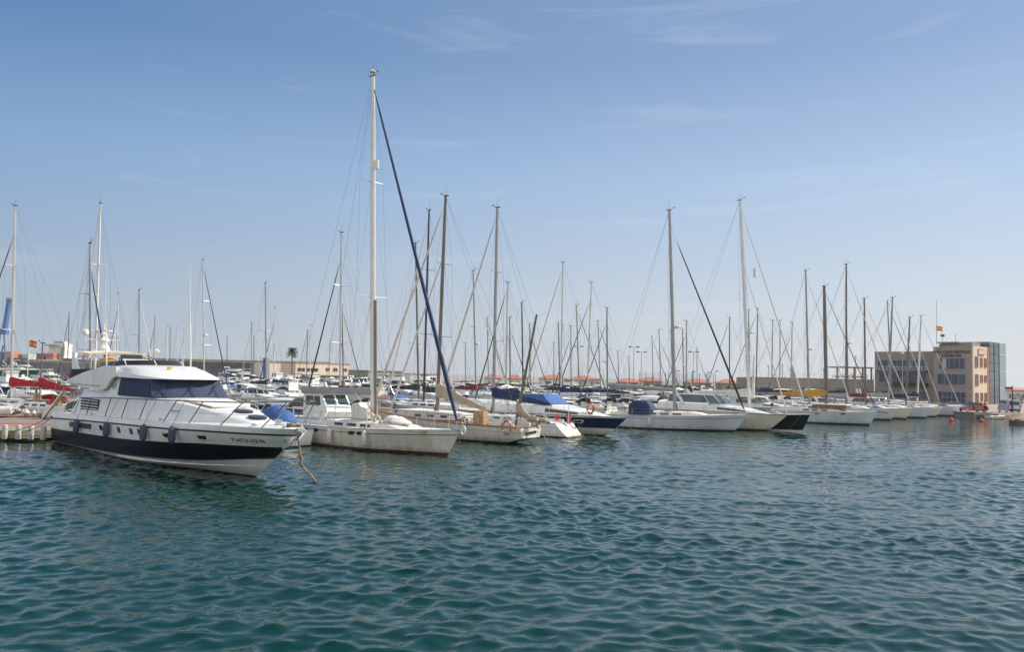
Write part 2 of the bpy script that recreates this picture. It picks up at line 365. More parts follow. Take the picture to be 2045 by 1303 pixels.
    if det and cab:
        rr = random.Random(int(abs(loc[0] * 7 + loc[1] * 13)))
        for u in (.34, .66):
            x = lerp(c0, c1, u); MB().box((x, 0, S.Z(x) + H0 * 1.02), (.52, .5, .07)).build('deck_hatch', glass, T)
        for sg in (1, -1):
            x = c0 - .45; MB().lathe((x, sg * S.W(x) * .6, S.Z(x) + .26), [(.1, 0), (.11, .06), (.07, .1), (.08, .2), (.03, .22)], 10).build('winch', steel, T)
            MB().tube([(lerp(c0, c1, .15), sg * S.W(0) * .42, S.Z(0) + H0 * 1.0 + .06), (lerp(c0, c1, .62), sg * S.W(0) * .40, S.Z(0) + H0 * .9 + .06)], .025, 5).build('hand_rail', teak, T)
        b = MB()
        for k in range(5): b.tube([(.16 + .04 * k, .2 - .09 * k, zk + .02), (.12, .14 - .07 * k, zk + .55 + .12 * (k % 3))], .022, 4)
        b.build('halyard_coil', [ropew, rope, ropeg][rr.randrange(3)], T)
        if rr.random() < .6: MB().torus((S.xs + .2, rr.choice((-1, 1)) * S.W(S.xs) * .55, S.Z(S.xs) + .5), .24, .06, 'x', 16, 6).build('lifebuoy', rr.choice((orange, mwhite, yellow, ringred)), T)
        if rr.random() < .5: MB().box((S.xs + .25, -S.W(S.xs) * .8, S.Z(S.xs) + .55), (.25, .22, .45)).build('outboard_motor', cdark, T)
        if rr.random() < .5:
            R_ = lump([(lerp(c1 - .1, c1 + 1.6, i / 6), .1 * math.sin(i), S.Z(c1) + .18 - .05 * abs(i - 3)) for i in range(7)], [.1, .35, .42, .45, .4, .3, .1], [.08, .18, .2, .2, .18, .14, .05], 8, i_ := rr.randrange(99)); MB().rings(R_).build('sail_bag', rr.choice((cwhite, cnavy, cgrey, cblue)), T)
    if radar is not None and radar is not False:
        z = radar if not isinstance(radar, bool) else lerp(mb_.z, mh, .42); p = mp(z)
        rd = MB(); rd.tube([p, p + Vector((.42, 0, 0))], .035, 5); rd.lathe(p + Vector((.45, 0, .02)), [(.02, 0), (.24, .02), (.28, .1), (.24, .2), (.05, .24)], 12); rd.build('radar_dome', mwhite, T)
    T['_x'] = 0; del T['_x']
    T_S[T.name] = S; return T, S
T_S = {}
def motorboat(name, label, loc, head, L, B, fb, fs, col=None, top=None, boot_m=None, style='cruiser', canopy=None, stripe_m=None, group=None, det=1, cat='motorboat', winm=None, over=None, cols=None, rail=True, coverk=1.0, tent=True):
    """origin: bow at the waterline, x forward (so the boat reaches back to -L)"""
    col = whull if col in (None, white) else col; top = top or white; winm = winm or glass
    T = thing(name, label, cat, (loc[0], loc[1], 0), head, group)
    bands = cols or [(-1, 0), (0, 0), (.10, 1), (.42, 1), (.72, 2), (.80, 1), (1, 1)]
    S = hull(T, -L, 0, B, fs, fb, over if over is not None else L * .09, [boot_m or boot, col, stripe_m or col, top], bands, sternw=.9, flare=.84, p=2.3, nst=13 if det else 9, sag=.0, mid=.55)
    deck(T, S, deckm, n=8)
    if det: toerail(T, S, rubber if det > 1 else deckm, r=.035)
    X = lambda u: lerp(S.xs, S.xb, u)
    if style in ('cruiser', 'flybridge', 'covered', 'hardtop'):
        c0, c1 = (X(.14), X(.90)) if style != 'covered' else (X(.3), X(.88)); h0 = .11 * L ** .82 * (1.0 if style != 'flybridge' else .9)
        R = []; n = 10                                  # foredeck and coachroof in one rising moulding
        xw = X(.52)
        for i in range(n):
            u = i / (n - 1); x = lerp(c0, c1, u); w = min(S.W(x) * .84, S.W(xw) * .84) * (1 - .25 * sst(u, .6, 1)); zb = S.Z(x) - .03
            h = h0 * (1 if x < xw else 1 - ((x - xw) / (c1 - xw)) ** 1.25 * .96)
            R.append([(x, w, zb), (x, w * .93, zb + h * .8), (x, w * .7, zb + h), (x, 0, zb + h * 1.08), (x, -w * .7, zb + h), (x, -w * .93, zb + h * .8), (x, -w, zb)])
        MB().rings(R).build('cabin', top, T, sharp=35)
        zr = S.Z(xw) + h0 * .9; w = S.W(xw) * .78; wh = h0 * (.85 if style != 'flybridge' else 1.0)
        for sg in (-1, 1):
            xa, xe = X(.58), X(.76)
            MB().sheet([[(x, sg * (min(S.W(x), S.W(xw)) * .84 * (1 - .25 * sst((x - c0) / (c1 - c0), .6, 1)) * .99 + .012), S.Z(x) + h0 * k * (1 if x < xw else 1 - ((x - xw) / (c1 - xw)) ** 1.25 * .96)) for k in (.3, .58)] for x in (xa, (xa + xe) / 2, xe)], .012 * sg).build('window', winm, T)
        if style in ('cruiser', 'flybridge', 'hardtop'):
            xf, xk = X(.60), X(.40 if canopy and style == 'cruiser' else .22); rk = wh * 1.15
            # raked wrap-around glass
            P0 = [(xk, w, zr), (xw, w, zr), (xf - .1, w * .8, zr), (xf + .12, 0, zr), (xf - .1, -w * .8, zr), (xw, -w, zr), (xk, -w, zr)]
            P1 = [(xk + .1, w * .9, zr + wh), (xw - rk * .75, w * .9, zr + wh), (xf - .1 - rk, w * .7, zr + wh), (xf + .12 - rk, 0, zr + wh), (xf - .1 - rk, -w * .7, zr + wh), (xw - rk * .75, -w * .9, zr + wh), (xk + .1, -w * .9, zr + wh)]
            MB().sheet([P0, P1], .025).build('windscreen', canopy if style == 'cruiser' and canopy else winm, T)
            fr = MB()
            for a, b in zip(P0, P1) if not canopy or style != 'cruiser' else (): fr.tube([a, b], .035, 5)
            fr.tube(P1, .04, 5); fr.build('windscreen_frame', top, T)
        if style == 'hardtop' or style == 'flybridge':
            zt = zr + wh; x0, x1 = X(.12), xf + .1 - rk * .75
            R = []
            for i in range(6):
                u = i / 5; x = lerp(x0, x1, u); ww = w * 1.0 * (1 - .3 * sst(u, .75, 1)); t = .16 * (1 - .5 * sst(u, .7, 1))
                R.append([(x, ww, zt), (x, ww * .96, zt + t), (x, 0, zt + t * 1.5), (x, -ww * .96, zt + t), (x, -ww, zt), (x, 0, zt - .01)])
            MB().rings(R).build('roof', top, T)
            lg = MB()
            for sg in (1, -1): lg.prism([(X(.10), S.Z(X(.1))), (X(.2), S.Z(X(.2))), (X(.26), zt + .05), (X(.14), zt + .05)], sg * w * .96, sg * w * .9)
            lg.build('roof_support', top, T)
            if style == 'flybridge':
                zf = zt + .2; P0 = [(X(.2), w * .9, zf), (X(.42), w * .9, zf), (X(.5), w * .5, zf), (X(.52), 0, zf), (X(.5), -w * .5, zf), (X(.42), -w * .9, zf), (X(.2), -w * .9, zf)]
                MB().sheet([P0, [(p[0] - .15, p[1] * .96, p[2] + .5) for p in P0]], .04).build('flybridge_coaming', top, T)
                MB().sheet([[(p[0] - .15, p[1] * .95, p[2] + .5) for p in P0[1:6]], [(p[0] - .4, p[1] * .9, p[2] + .78) for p in P0[1:6]]], .02).build('flybridge_screen', tint, T)
                ar = MB().tube([(X(.16), w * .9, zf), (X(.12), w * .8, zf + 1.1), (X(.12), -w * .8, zf + 1.1), (X(.16), -w * .9, zf)], .07, 6, ov=1.8); ar.build('radar_arch', top, T)
        if style == 'cruiser':
            ar = MB(); zt = zr + wh * 1.5
            for k in (0,): ar.tube([(X(.34), w, zr - .2), (X(.26), w * .92, zt), (X(.25), 0, zt + .1), (X(.26), -w * .92, zt), (X(.34), -w, zr - .2)], .09, 6, ov=1.9)
            ar.build('radar_arch', top, T)
            if canopy and det and tent: MB().sheet([[(lerp(X(.05), X(.3), i / 4), w * .95 * k, lerp(zr + .1, zt, (i / 4) ** .5) + .1 * (1 - k * k)) for k in (1, .6, 0, -.6, -1)] for i in range(5)], .03).build('canopy', canopy, T)
        if style == 'covered':
            R = []; rr = random.Random(int(L * 10))
            for i in range(13):
                u = i / 12; x = lerp(X(.04), X(.55), u); ww = S.W(x) * .96; hh = .75 * math.sin(PI * min(.95, .12 + u * .8)) * L / 8 * coverk
                R.append([(x, ww * k, S.Z(x) - .05 + hh * (1 - abs(k) ** 2.2) * (1 - .07 * (i % 3 == 1)) + rr.uniform(-.03, .03)) for k in (1, .7, .3, 0, -.3, -.7, -1)])
            MB().sheet(R, .03).build('cockpit_cover', canopy or cblue, T)
    if style in ('pilothouse', 'open'):
        if style == 'pilothouse':
            x0, x1, zb = X(.34), X(.62), S.Z(X(.5)) - .03; w = S.W(X(.5)) * .72; h = 1.75
            R = [[(lerp(x0, x1, a), w * b, zb + h * c) for (a, c) in ((0, 0), (.02, .98), (.72, .98), (1, .45), (1.05, 0))] for b in (1,)]
            prof = [(x0, zb), (x0 + .05, zb + h), (lerp(x0, x1, .8), zb + h), (x1 + .1, zb + h * .5), (x1 + .25, zb)]
            MB().prism(prof, -w, w).build('wheelhouse', top, T)
            MB().prism([(x0 - .2, zb + h + .004), (x0 - .15, zb + h + .13), (lerp(x0, x1, .9), zb + h + .13), (lerp(x0, x1, .98), zb + h + .004)], -w - .1, w + .1).build('wheelhouse_roof', top, T)
            for sg in (-1, 1):
                for a, b in ((.12, .45), (.5, .74)): MB().prism([(lerp(x0, x1, a), zb + h * .52), (lerp(x0, x1, a), zb + h * .9), (lerp(x0, x1, b), zb + h * .9), (lerp(x0, x1, b + .06), zb + h * .52)], sg * (w + .003), sg * (w + .018)).build('window', winm, T)
            a, b = Vector((lerp(x0, x1, .8), 0, zb + h)), Vector((x1 + .1, 0, zb + h * .5)); nn = Vector((b.z - a.z, 0, -(b.x - a.x))).normalized() * -1
            for sg in (-1, 1):
                g = [[a.lerp(b, u) + nn * .006 + Vector((0, sg * v, 0)) for v in (w * .08, w * .92)] for u in (.12, .9)]
                MB().sheet(g, .012 * -sg).build('windscreen', winm, T)
            cabin(T, S, x1 + .05, X(.92), .7, .55, .3, top, name='fore_cabin')
        else:
            MB().box((X(.45), 0, S.Z(X(.45)) + .3), (.7, .7, .7)).build('console', top, T)
            MB().sheet([[(X(.5), .33 * k, S.Z(X(.45)) + .62) for k in (-1, 1)], [(X(.47), .3 * k, S.Z(X(.45)) + 1.0) for k in (-1, 1)]], .02).build('windscreen', tint, T)
            MB().box((S.xs - .12, 0, S.Z(S.xs) + .1), (.35, .3, .95)).box((S.xs - .1, 0, S.Z(S.xs) + .65), (.55, .36, .35)).build('outboard_motor', cdark, T)
            if canopy:
                MB().sheet([[(lerp(X(.25), X(.6), i / 3), S.W(X(.4)) * .8 * k, S.Z(X(.4)) + 1.9 + .1 * (1 - k * k)) for k in (1, 0, -1)] for i in range(4)], .03).build('bimini', canopy, T)
                bt = MB()
                for sg in (1, -1):
                    for x in (X(.28), X(.58)): bt.tube([(X(.43), sg * S.W(X(.4)) * .8, S.Z(X(.4))), (x, sg * S.W(X(.4)) * .8, S.Z(X(.4)) + 1.9)], .014, 5)
                bt.build('bimini_frame', steel, T)
    if rail:
        pl = MB(); h = .65
        P = [(x, S.W(x) * .93, S.Z(x) + h) for x in [X(.5), X(.7), X(.85), X(.94)]] + [(S.xb + .05, 0, S.Z(S.xb) + h + .05)]
        P = P + [(p[0], -p[1], p[2]) for p in P[-2::-1]]
        pl.tube(P, .016, 5)
        for q in P:
            if abs(q[1]) > .01: pl.tube([q, (q[0] - .14, q[1], S.Z(q[0]))], .013, 4)
        pl.build('guard_rail', steel, T)
    T_S[T.name] = S; return T, S
def fender(label, p, ln=.75, r=.13, m=None, top=None, group='fenders along the hulls', cat='fender'):
    b = MB(); b.lathe((0, 0, -ln), [(.02, -.02), (r * .55, .02), (r, .12), (r, ln - .12), (r * .6, ln - .02), (.03, ln + .03)], 10)
    o = b.build('fender', m or fendw, None, loc=p); tag(o, label, cat, group)
    if top is not None:
        MB().tube([(0, 0, .02), Vector(top) - Vector(p)], .009, 4).build('lanyard', ropeg, o)
    return o
def mooring(label, a, b, r=.013, m=None, sag=.0, group='mooring ropes'):
    a, b = Vector(a), Vector(b); P = [a.lerp(b, i / 8) - Vector((0, 0, sag * 4 * (i / 8) * (1 - i / 8))) for i in range(9)]
    o = MB().tube([p - a for p in P], r, 5).build('mooring_rope', m or ropew, None, loc=a)
    return tag(o, label, 'rope', group)
def lifering(label, p, R=.34, r=.07, rz=0, m=None, group=None):
    o = MB().torus((0, 0, 0), R, r, 'x', 24, 8).build('life_ring', m or orange, None, loc=p); o.rotation_euler = (0, 0, rz)
    b = MB()
    for k in range(4):
        R_ = []
        for da in (-.14, .14):
            a = PI / 4 + k * PI / 2 + da
            R_.append([(r * 1.08 * math.sin(c), (R + r * 1.08 * math.cos(c)) * math.cos(a), (R + r * 1.08 * math.cos(c)) * math.sin(a)) for c in [2 * PI * j / 8 for j in range(8)]])
        b.rings(R_)
    b.build('grab_band', mwhite, o); return tag(o, label, 'life ring', group)
# ------------------------------------------------------------------ the big motor yacht
def motor_yacht():
    e = (.7000714, -.7140728); o = (-25.494, 50.674)
    T = thing('motor_yacht', 'large white motor yacht with black hull band and blue windscreen covers', 'yacht', (o[0], o[1], 0), math.atan2(e[1], e[0]))
    ZR = [(0, 1.45), (5.4, 1.62), (12, 1.78), (15.4, 1.84), (20, 1.95), (24.2, 1.97)]
    ZT = [(0, .90), (12, 1.10), (17, 1.28), (20, 1.41), (22.4, 1.45), (24.2, 1.47)]; ZB = [(0, .12), (6, .19), (12, .29), (17, .44), (19.5, .55), (21, .66), (23, .84), (24.2, .92)]
    HB = [(0, 2.28), (3, 2.37), (8, 2.42), (14, 2.42), (17, 2.33), (19, 2.12), (20.5, 1.82), (22, 1.34), (23.2, .78), (23.8, .42), (24.15, .02)]
    stem = lambda z: 21.14 + 1.5 * z if z > 0 else 20.6
    lv = [('k', 0), ('w', 0), ('b', 1), ('c', 1), ('B', 2), ('B2', 3), ('t', 1), ('T', 1), ('r', 4), ('r2', 1), ('d', 1)]
    def Zl(l, x):
        zr, zt, zb = tab(ZR, x), tab(ZT, x), tab(ZB, x)
        return {'k': -.5, 'w': 0, 'b': .06, 'c': zb * .55, 'B': zb - .045, 'B2': zb, 't': zt - .05, 'T': zt + .05, 'r': zr - .05, 'r2': zr + .03, 'd': zr + .26}[l]
    G = {'k': .3, 'w': .86, 'b': .87, 'c': .91, 'B': .935, 'B2': .94, 't': .985, 'T': .99, 'r': 1.012, 'r2': 1.012, 'd': .985}; GB = {'k': .1, 'w': .34, 'b': .36, 'c': .48, 'B': .58, 'B2': .6, 't': .86, 'T': .88, 'r': 1.02, 'r2': 1.02, 'd': .98}
    def hb(l, t):
        return tab(HB, t * 24.15) * lerp(G[l], GB[l], sst(t, .55, .97))
    vs = []; n = 26; nl = len(lv)
    for i in range(n):
        t = 1 - (1 - i / (n - 1)) ** 1.5
        for sg in (1, -1):
            for l, _ in lv:
                z = Zl(l, t * 24.15); zz = Zl(l, 24.15); vs.append((t * stem(zz), sg * max(hb(l, t), .012), z))
    fs = []; mi = []
    for i in range(n - 1):
        for s in (0, 1):
            for l in range(nl - 1):
                a = (i * 2 + s) * nl + l; b = a + 2 * nl; fs.append((a, b, b + 1, a + 1) if s else (a, a + 1, b + 1, b)); mi.append(lv[l][1] if l else 0)
    for i in (0, n - 1):
        for l in range(nl - 1):
            a = i * 2 * nl + l; fs.append((a, a + nl, a + nl + 1, a + 1) if i else (a, a + 1, a + nl + 1, a + nl)); mi.append(lv[l][1])
    grime = mat('grey pinstripe', (.12, .12, .12), rough=.4)
    MB().add(vs, fs, mi).build('hull', [bootr, white, grime, black, rubber], T, sharp=45)
    # index 3 black band is used between 't' and 'B2': swap
    def hw(x, l='d'): 
        zz = Zl(l, 24.15); t = min(1, x / stem(zz)); return hb(l, t), Zl(l, t * 24.15)
    g = []
    for i in range(22):
        x = lerp(.02, stem(2.23) - .08, i / 21); w, z = hw(x); w = max(w - .03, .01)
        g.append([(x, w * k, z - .02 + .06 * (1 - k * k)) for k in (1, .6, .2, -.2, -.6, -1)])
    MB().sheet(g, -.04).build('deck', white, T)
    for sg in (-1, 1):
        MB().tube([(x, sg * (hw(x, 'c')[0] + .012), hw(x, 'c')[1]) for x in [lerp(11, 21.3, i / 14) for i in range(15)]], [.01 + .04 * math.sin(PI * min(1, .1 + i / 14)) for i in range(15)], 6).build('spray_rail', white, T)
    # swim platform
    MB().prism([(-1.0, -1.9), (-1.0, 1.9), (.1, 2.15), (.1, -2.15)], .22, .32, axis='z').build('swim_platform', teak, T)
    # lower cabin and foredeck moulding
    R = []
    for x, wb, wt, z in ((2.6, 2.0, 1.95, 1.95), (4.4, 2.06, 1.98, 3.26), (7.5, 2.08, 2.0, 3.2), (9.9, 2.06, 1.99, 3.14), (13.2, 2.0, 1.92, 3.1), (14.3, 1.95, 1.86, 3.1), (15.6, 1.86, 1.70, 3.02), (17.4, 1.66, 1.42, 2.86), (19.4, 1.3, 1.06, 2.66), (21.0, .86, .66, 2.42), (21.8, .5, .36, 2.24)):
        zb = tab(ZR, x) + .2; R.append([(x, wb, zb), (x, wt + .02, lerp(zb, z, .8)), (x, wt - .1, z), (x, wt * .5, z + .05), (x, 0, z + .07), (x, -wt * .5, z + .05), (x, -wt + .1, z), (x, -wt - .02, lerp(zb, z, .8)), (x, -wb, zb)])
    MB().rings(R).build('cabin', white, T, sharp=32)
    # saloon under the canvas covers
    R = [[(x, w, 3.0), (x, w - .03, 3.12), (x - dx, w2, 4.06), (x - dx, 0, 4.1), (x - dx, -w2, 4.06), (x, -w + .03, 3.12), (x, -w, 3.0)] for x, w, w2, dx in ((7.6, 2.0, 1.86, 0), (9.8, 2.0, 1.84, 0), (12.9, 1.92, 1.78, .2), (14.0, 1.82, 1.66, .95))]
    MB().rings(R).build('saloon', white, T)
    wc = mat('windscreen canvas', (.027, .044, .105), rough=.8, var=.45, sc=2.2, bump=.25, bsc=7)
    for sg in (-1, 1):
        g = []
        for i in range(7):
            u = i / 6; xb_, xt = lerp(9.95, 14.08, u), lerp(9.98, 13.12, u); wb, wt = lerp(2.03, 1.9, u ** 2), lerp(1.9, 1.74, u ** 2)
            g.append([(lerp(xb_, xt, v), sg * (lerp(wb, wt, v) + .012 * math.sin(9 * u)), lerp(3.13 + .0 * u, 4.03, v)) for v in (0, .33, .66, 1)])
        MB().sheet(g, .02 * sg).build('window_cover', wc, T)
    g = []
    for i in range(13):
        k = 1 - i / 6; bx = 14.12 + .55 * (1 - abs(k) ** 2.2); tx = 13.14 + .45 * (1 - abs(k) ** 2.2)
        g.append([(lerp(bx, tx, v) + .015 * math.sin(i * 2.1 + v * 3), k * lerp(1.9, 1.74, v), lerp(3.15, 4.05, v)) for v in (0, .33, .66, 1)])
    MB().sheet(g, .02).build('windscreen_cover', wc, T)
    for k in (.62, -.05, -.7):
        b = MB(); bx = 14.12 + .55 * (1 - abs(k) ** 2.2) + .08; tx = 13.14 + .45 * (1 - abs(k) ** 2.2) + .08
        p0 = Vector((bx + .02, k * 1.9, 3.14)); p1 = Vector((lerp(bx, tx, .75), k * 1.83 + .32, 3.82)); b.tube([p0, Vector((lerp(bx, tx, .62) + .05, k * 1.85 - .02, 3.72))], .022, 5)
        b.tube([p0 + Vector((.02, -.42, .2)), p1], .022, 5); b.build('wiper', rubber, T)
    # flybridge moulding: wings and roof with brow
    wing = [(2.1, 3.52), (4.6, 3.42), (7.9, 3.30), (8.5, 3.42), (9.3, 3.95), (9.9, 4.08), (9.9, 4.55), (8.2, 4.6), (5.0, 4.22), (2.1, 3.74)]
    for sg in (-1, 1):
        MB().prism(wing, sg * 2.13, sg * 1.98).build('flybridge_wing', white, T)
        MB().prism([(2.6, 3.53), (7.7, 3.50), (7.7, 3.525), (2.6, 3.555)], sg * 2.128, sg * 2.142).build('wing_groove', rubber, T)
        o2 = MB().lathe((0, 0, 0), [(.02, 0), (.15, .01), (.15, .03), (.02, .035)], 14).build('round_vent', grime, T); o2.matrix_local = frame((9.35, sg * 2.03, 3.62), (1, 0, 0), (0, 0, 1), (0, sg, 0)) @ Matrix.Diagonal((.75, 1.3, 1, 1))
    R = []
    for x, w, w2, zt, zb in ((5.2, 2.06, 1.86, 4.26, 4.06), (8.2, 2.06, 1.80, 4.58, 4.06), (9.8, 2.05, 1.70, 4.64, 4.05), (10.9, 2.03, 1.52, 4.63, 4.03), (11.9, 1.97, 1.30, 4.54, 4.02), (12.7, 1.88, 1.05, 4.42, 4.01), (13.4, 1.70, .85, 4.28, 4.01), (13.9, 1.42, .65, 4.16, 4.01), (14.2, 1.0, .45, 4.08, 4.01), (14.3, .5, .3, 4.05, 4.01)):
        R.append([(x, w, zb), (x, w * .99, lerp(zb, zt, .35)), (x, lerp(w, w2, .5), lerp(zb, zt, .78)), (x, w2, zt), (x, w2 * .5, zt + .04), (x, 0, zt + .05), (x, -w2 * .5, zt + .04), (x, -w2, zt), (x, -lerp(w, w2, .5), lerp(zb, zt, .78)), (x, -w * .99, lerp(zb, zt, .35)), (x, -w, zb)])
    MB().rings(R).build('flybridge_deck', white, T, sharp=35)
    P0 = [(6.6, 1.72, 4.5), (8.3, 1.72, 4.60), (9.5, 1.5, 4.64), (10.2, 1.05, 4.66), (10.6, .4, 4.67), (10.6, -.4, 4.67), (10.2, -1.05, 4.66), (9.5, -1.5, 4.64), (8.3, -1.72, 4.60), (6.6, -1.72, 4.5)]
    smoke = mat('smoked acrylic', (.035, .033, .032), rough=.18, var=.4)
    MB().sheet([P0, [(p[0] - .35, p[1] * .98, p[2] + .24) for p in P0]], .03).build('flybridge_screen', smoke, T)
    for k in (2, 5, 7): a = P0[k]; MB().tube([Vector(a) + Vector((.03, 0, .0)), Vector((a[0] - .35 + .03, a[1] * .985, a[2] + .25))], .03, 5).build('screen_frame', ccream, T)
    MB().box((12.6, -.5, 4.56), (.16, .2, .12)).build('search_light', yellow, T)
    # aft canvas screen, arch, bimini
    for sg in (-1, 1):
        MB().prism([(2.0, 3.76), (5.2, 4.24), (6.3, 4.42), (2.4, 4.36)], sg * 2.0, sg * 1.96).build('side_screen', cdark, T)
        MB().prism([(2.3, 4.36), (3.3, 4.36), (2.75, 5.0), (2.7, 5.32), (2.15, 5.32)], sg * 1.95, sg * 1.82).build('arch_leg', white, T)
        MB().tube([(3.5, sg * 1.85, 4.4), (2.7, sg * 1.5, 5.25)], .03, 6).tube([(3.9, sg * 1.85, 4.4), (2.85, sg * 1.5, 5.25)], .03, 6).tube([(7.2, sg * 1.7, 4.6), (4.3, sg * 1.45, 5.22)], .022, 6).tube([(7.6, sg * 1.7, 4.62), (4.5, sg * 1.45, 5.22)], .018, 6).build('bimini_strut', steel, T)
    r_ = random.Random(3); g = []
    for i in range(26):
        x = lerp(2.05, 4.0, i / 25); zz = 5.32 - .05 * (i / 25) ** 2 + r_.uniform(-.025, .035)
        g.append([(x, 1.62 * k, zz + .13 * (1 - k * k) - (.2 + r_.uniform(-.05, .05)) * (abs(k) == 1)) for k in (1, .97, .5, 0, -.5, -.97, -1)])
    MB().sheet(g, .15).build('bimini', ccream, T)
    MB().box((5.6, .3, 4.55), (.5, 1.4, .9)).build('helm_console', white, T)
    MB().sheet([[(5.8, .1 + .6 * k, 4.85) for k in (-1, 1)], [(5.7, .1 + .6 * k, 5.25) for k in (-1, 1)]], .02).build('helm_screen', glass, T)
    R = []
    for i in range(6): u = i / 5; R.append([(5.6 + 1.0 * u + .1 * math.cos(a), -1.1 + .5 * math.cos(a) * (1 - .4 * u), 4.6 + (.5 - .3 * u) * max(0, math.sin(a)) ** .7) for a in [PI * j / 8 for j in range(9)]])
    MB().sheet(R, .02).build('seat_cover', cyellow, T)
    # radar mast and aerials
    b = MB(); b.tube([(1.6, 0, 5.35), (1.5, 0, 6.4)], [.22, .12], 8); b.lathe((1.5, 0, 5.42), [(.1, 0), (.3, .05), (.33, .18), (.26, .36), (.14, .44), (.11, .58), (.26, .62), (.28, .7), (.2, .84), (.08, .9)], 16)
    rm = b.build('radar_mast', white, T)
    MB().lathe((1.4, 0, 6.35), [(.06, 0), (.2, .03), (.22, .12), (.16, .22), (.04, .26)], 14).build('radar_dome', mwhite, rm)
    b = MB().tube([(1.35, 0, 6.6), (1.3, 0, 7.1)], .035, 6); b.lathe((1.3, 0, 6.78), [(.02, 0), (.1, .02), (.1, .1), (.02, .12)], 8).lathe((1.3, 0, 6.98), [(.02, 0), (.08, .02), (.08, .12), (.02, .14)], 8); b.tube([(1.4, -.9, 6.15), (1.4, .9, 6.15)], .02, 5); b.build('signal_mast', mwhite, rm)
    b = MB().tube([(1.9, -1.2, 5.4), (1.9, -1.2, 6.4)], .02, 6); b.lathe((1.9, -1.2, 6.35), [(.04, 0), (.16, .06), (.2, .18), (.15, .3), (.04, .34)], 12); b.build('satellite_dome', mwhite, T)
    b = MB().lathe((2.2, -.1, 6.1), [(.03, 0), (.03, .5), (.3, .52), (.32, .6), (.03, .63)], 12); b.build('antenna_disc', mwhite, T)
    MB().lathe((7.2, .9, 5.36), [(.05, 0), (.16, .05), (.17, .15), (.05, .24)], 10).build('antenna_dome', mwhite, T)
    for a, bb, r in (((8.0, -1.95, 4.3), (7.1, -1.95, 9.2), .035), ((10.4, 1.5, 4.5), (9.7, 1.5, 10.2), .04), ((3.3, 0, 5.4), (3.1, 0, 8.7), .02)):
        a, bb = Vector(a), Vector(bb); MB().tube([a, a.lerp(bb, .42), a.lerp(bb, .43), bb], [r, r, r * .5, r * .3], 6).build('whip_antenna', mwhite, T)
    # louvred engine vents, hull grilles, portholes
    for sg in (-1, 1):
        b = MB(); yv = lambda x, z: lerp(2.09, 2.03, (z - 1.8) / 1.4) + .004
        b.prism([(4.55, 2.16), (7.35, 2.2), (7.5, 2.8), (4.55, 2.8)], sg * 2.075, sg * 2.062); v = b.build('engine_vent', rubber, T)
        b = MB()
        for i in range(4): b.box((5.95, sg * 2.085, 2.26 + i * .15), (2.75 - .05 * i, .035, .055))
        b.build('louvre', white, v)
        b = MB().prism([(4.05, 1.18), (7.5, 1.26), (7.6, 1.52), (4.05, 1.46)], sg * (hw(5.8, 'r')[0] + .0), sg * (hw(5.8, 'r')[0] + .02)); gr = b.build('hull_grille', rubber, T)
        b = MB()
        for i in range(4): b.box((5.8, sg * (hw(5.8, 'r')[0] + .024), 1.27 + i * .065), (3.3, .012, .02), 0, 0, -.02)
        b.build('louvre', grime, gr)
        for x, ww in ((9.1, .5), (11.6, .44), (13.2, .44), (14.2, .44), (16.85, .52), (19.6, .62)):
            z = lerp(tab(ZT, x), tab(ZR, x), .56); y1, y0 = hw(x + .1, 'r')[0], hw(x - .1, 'T')[0]
            ya, yb = hw(x - ww / 2, 'T')[0], hw(x + ww / 2, 'T')[0]; yu, yv_ = hw(x - ww / 2, 'r')[0], hw(x + ww / 2, 'r')[0]
            ra = (z - .13 - tab(ZT, x)) / (tab(ZR, x) - tab(ZT, x)); 
            def P(u, v, off): return Vector((x + ww / 2 * u + .07 * -v, sg * (lerp(lerp(ya, yb, (u + 1) / 2), lerp(yu, yv_, (u + 1) / 2), .5 + v * .22) + off), z + .14 * v))
            shp = [(-1, -.5), (-.75, -1), (.75, -1), (1, -.5), (1, .5), (.75, 1), (-.75, 1), (-1, .5)]
            for nm, k, off, m_ in (('porthole', 1.14, .006, steel), ):
                fr = MB().rings([[P(u * k, v * k, off - .03) for u, v in shp], [P(u * k, v * k, off + .012) for u, v in shp]]).build('porthole', white, T)
                MB().rings([[P(u, v, off - .0) for u, v in shp], [P(u, v, off + .02) for u, v in shp]]).build('pane', glass, fr)
    # guard rails with raked stanchions
    for sg in (-1, 1):
        rl = [(5.0, 2.25, 2.82), (9.9, 2.3, 2.97), (15, 2.3, 3.08), (20, 2.1, 3.18), (22.6, 1.55, 3.24), (24.3, .75, 3.32), (24.95, .3, 3.38)]
        b = MB().tube([(x, sg * y, z) for x, y, z in rl] + ([(25.05, 0, 3.39)]), .028, 6); yy = lambda x: tab([(a, c) for a, c, d in rl], x); zz = lambda x: tab([(a, d) for a, c, d in rl], x)
        b.tube([(4.95, sg * 2.25, 2.82), (4.2, sg * 2.28, 1.9)], .02, 5)
        for xt, xb_ in ((6.9, 6.2), (9.9, 9.1), (12.2, 11.4), (14.6, 13.7), (17.7, 16.4), (20.1, 18.7), (22.6, 20.9), (24.5, 23.0)):
            w, z = hw(xb_); b.tube([(xt, sg * yy(xt), zz(xt)), (xb_, sg * (w - .09), z)], .026, 5)
        b.tube([(x, sg * (lerp(hw(x - .5)[0] - .1, yy(x), .5)), lerp(hw(x - .5)[1], zz(x), .5)) for x in (19.3, 20.5, 21.7, 23, 24.0)], .008, 4)
        b.build('guard_rail', wire, T)
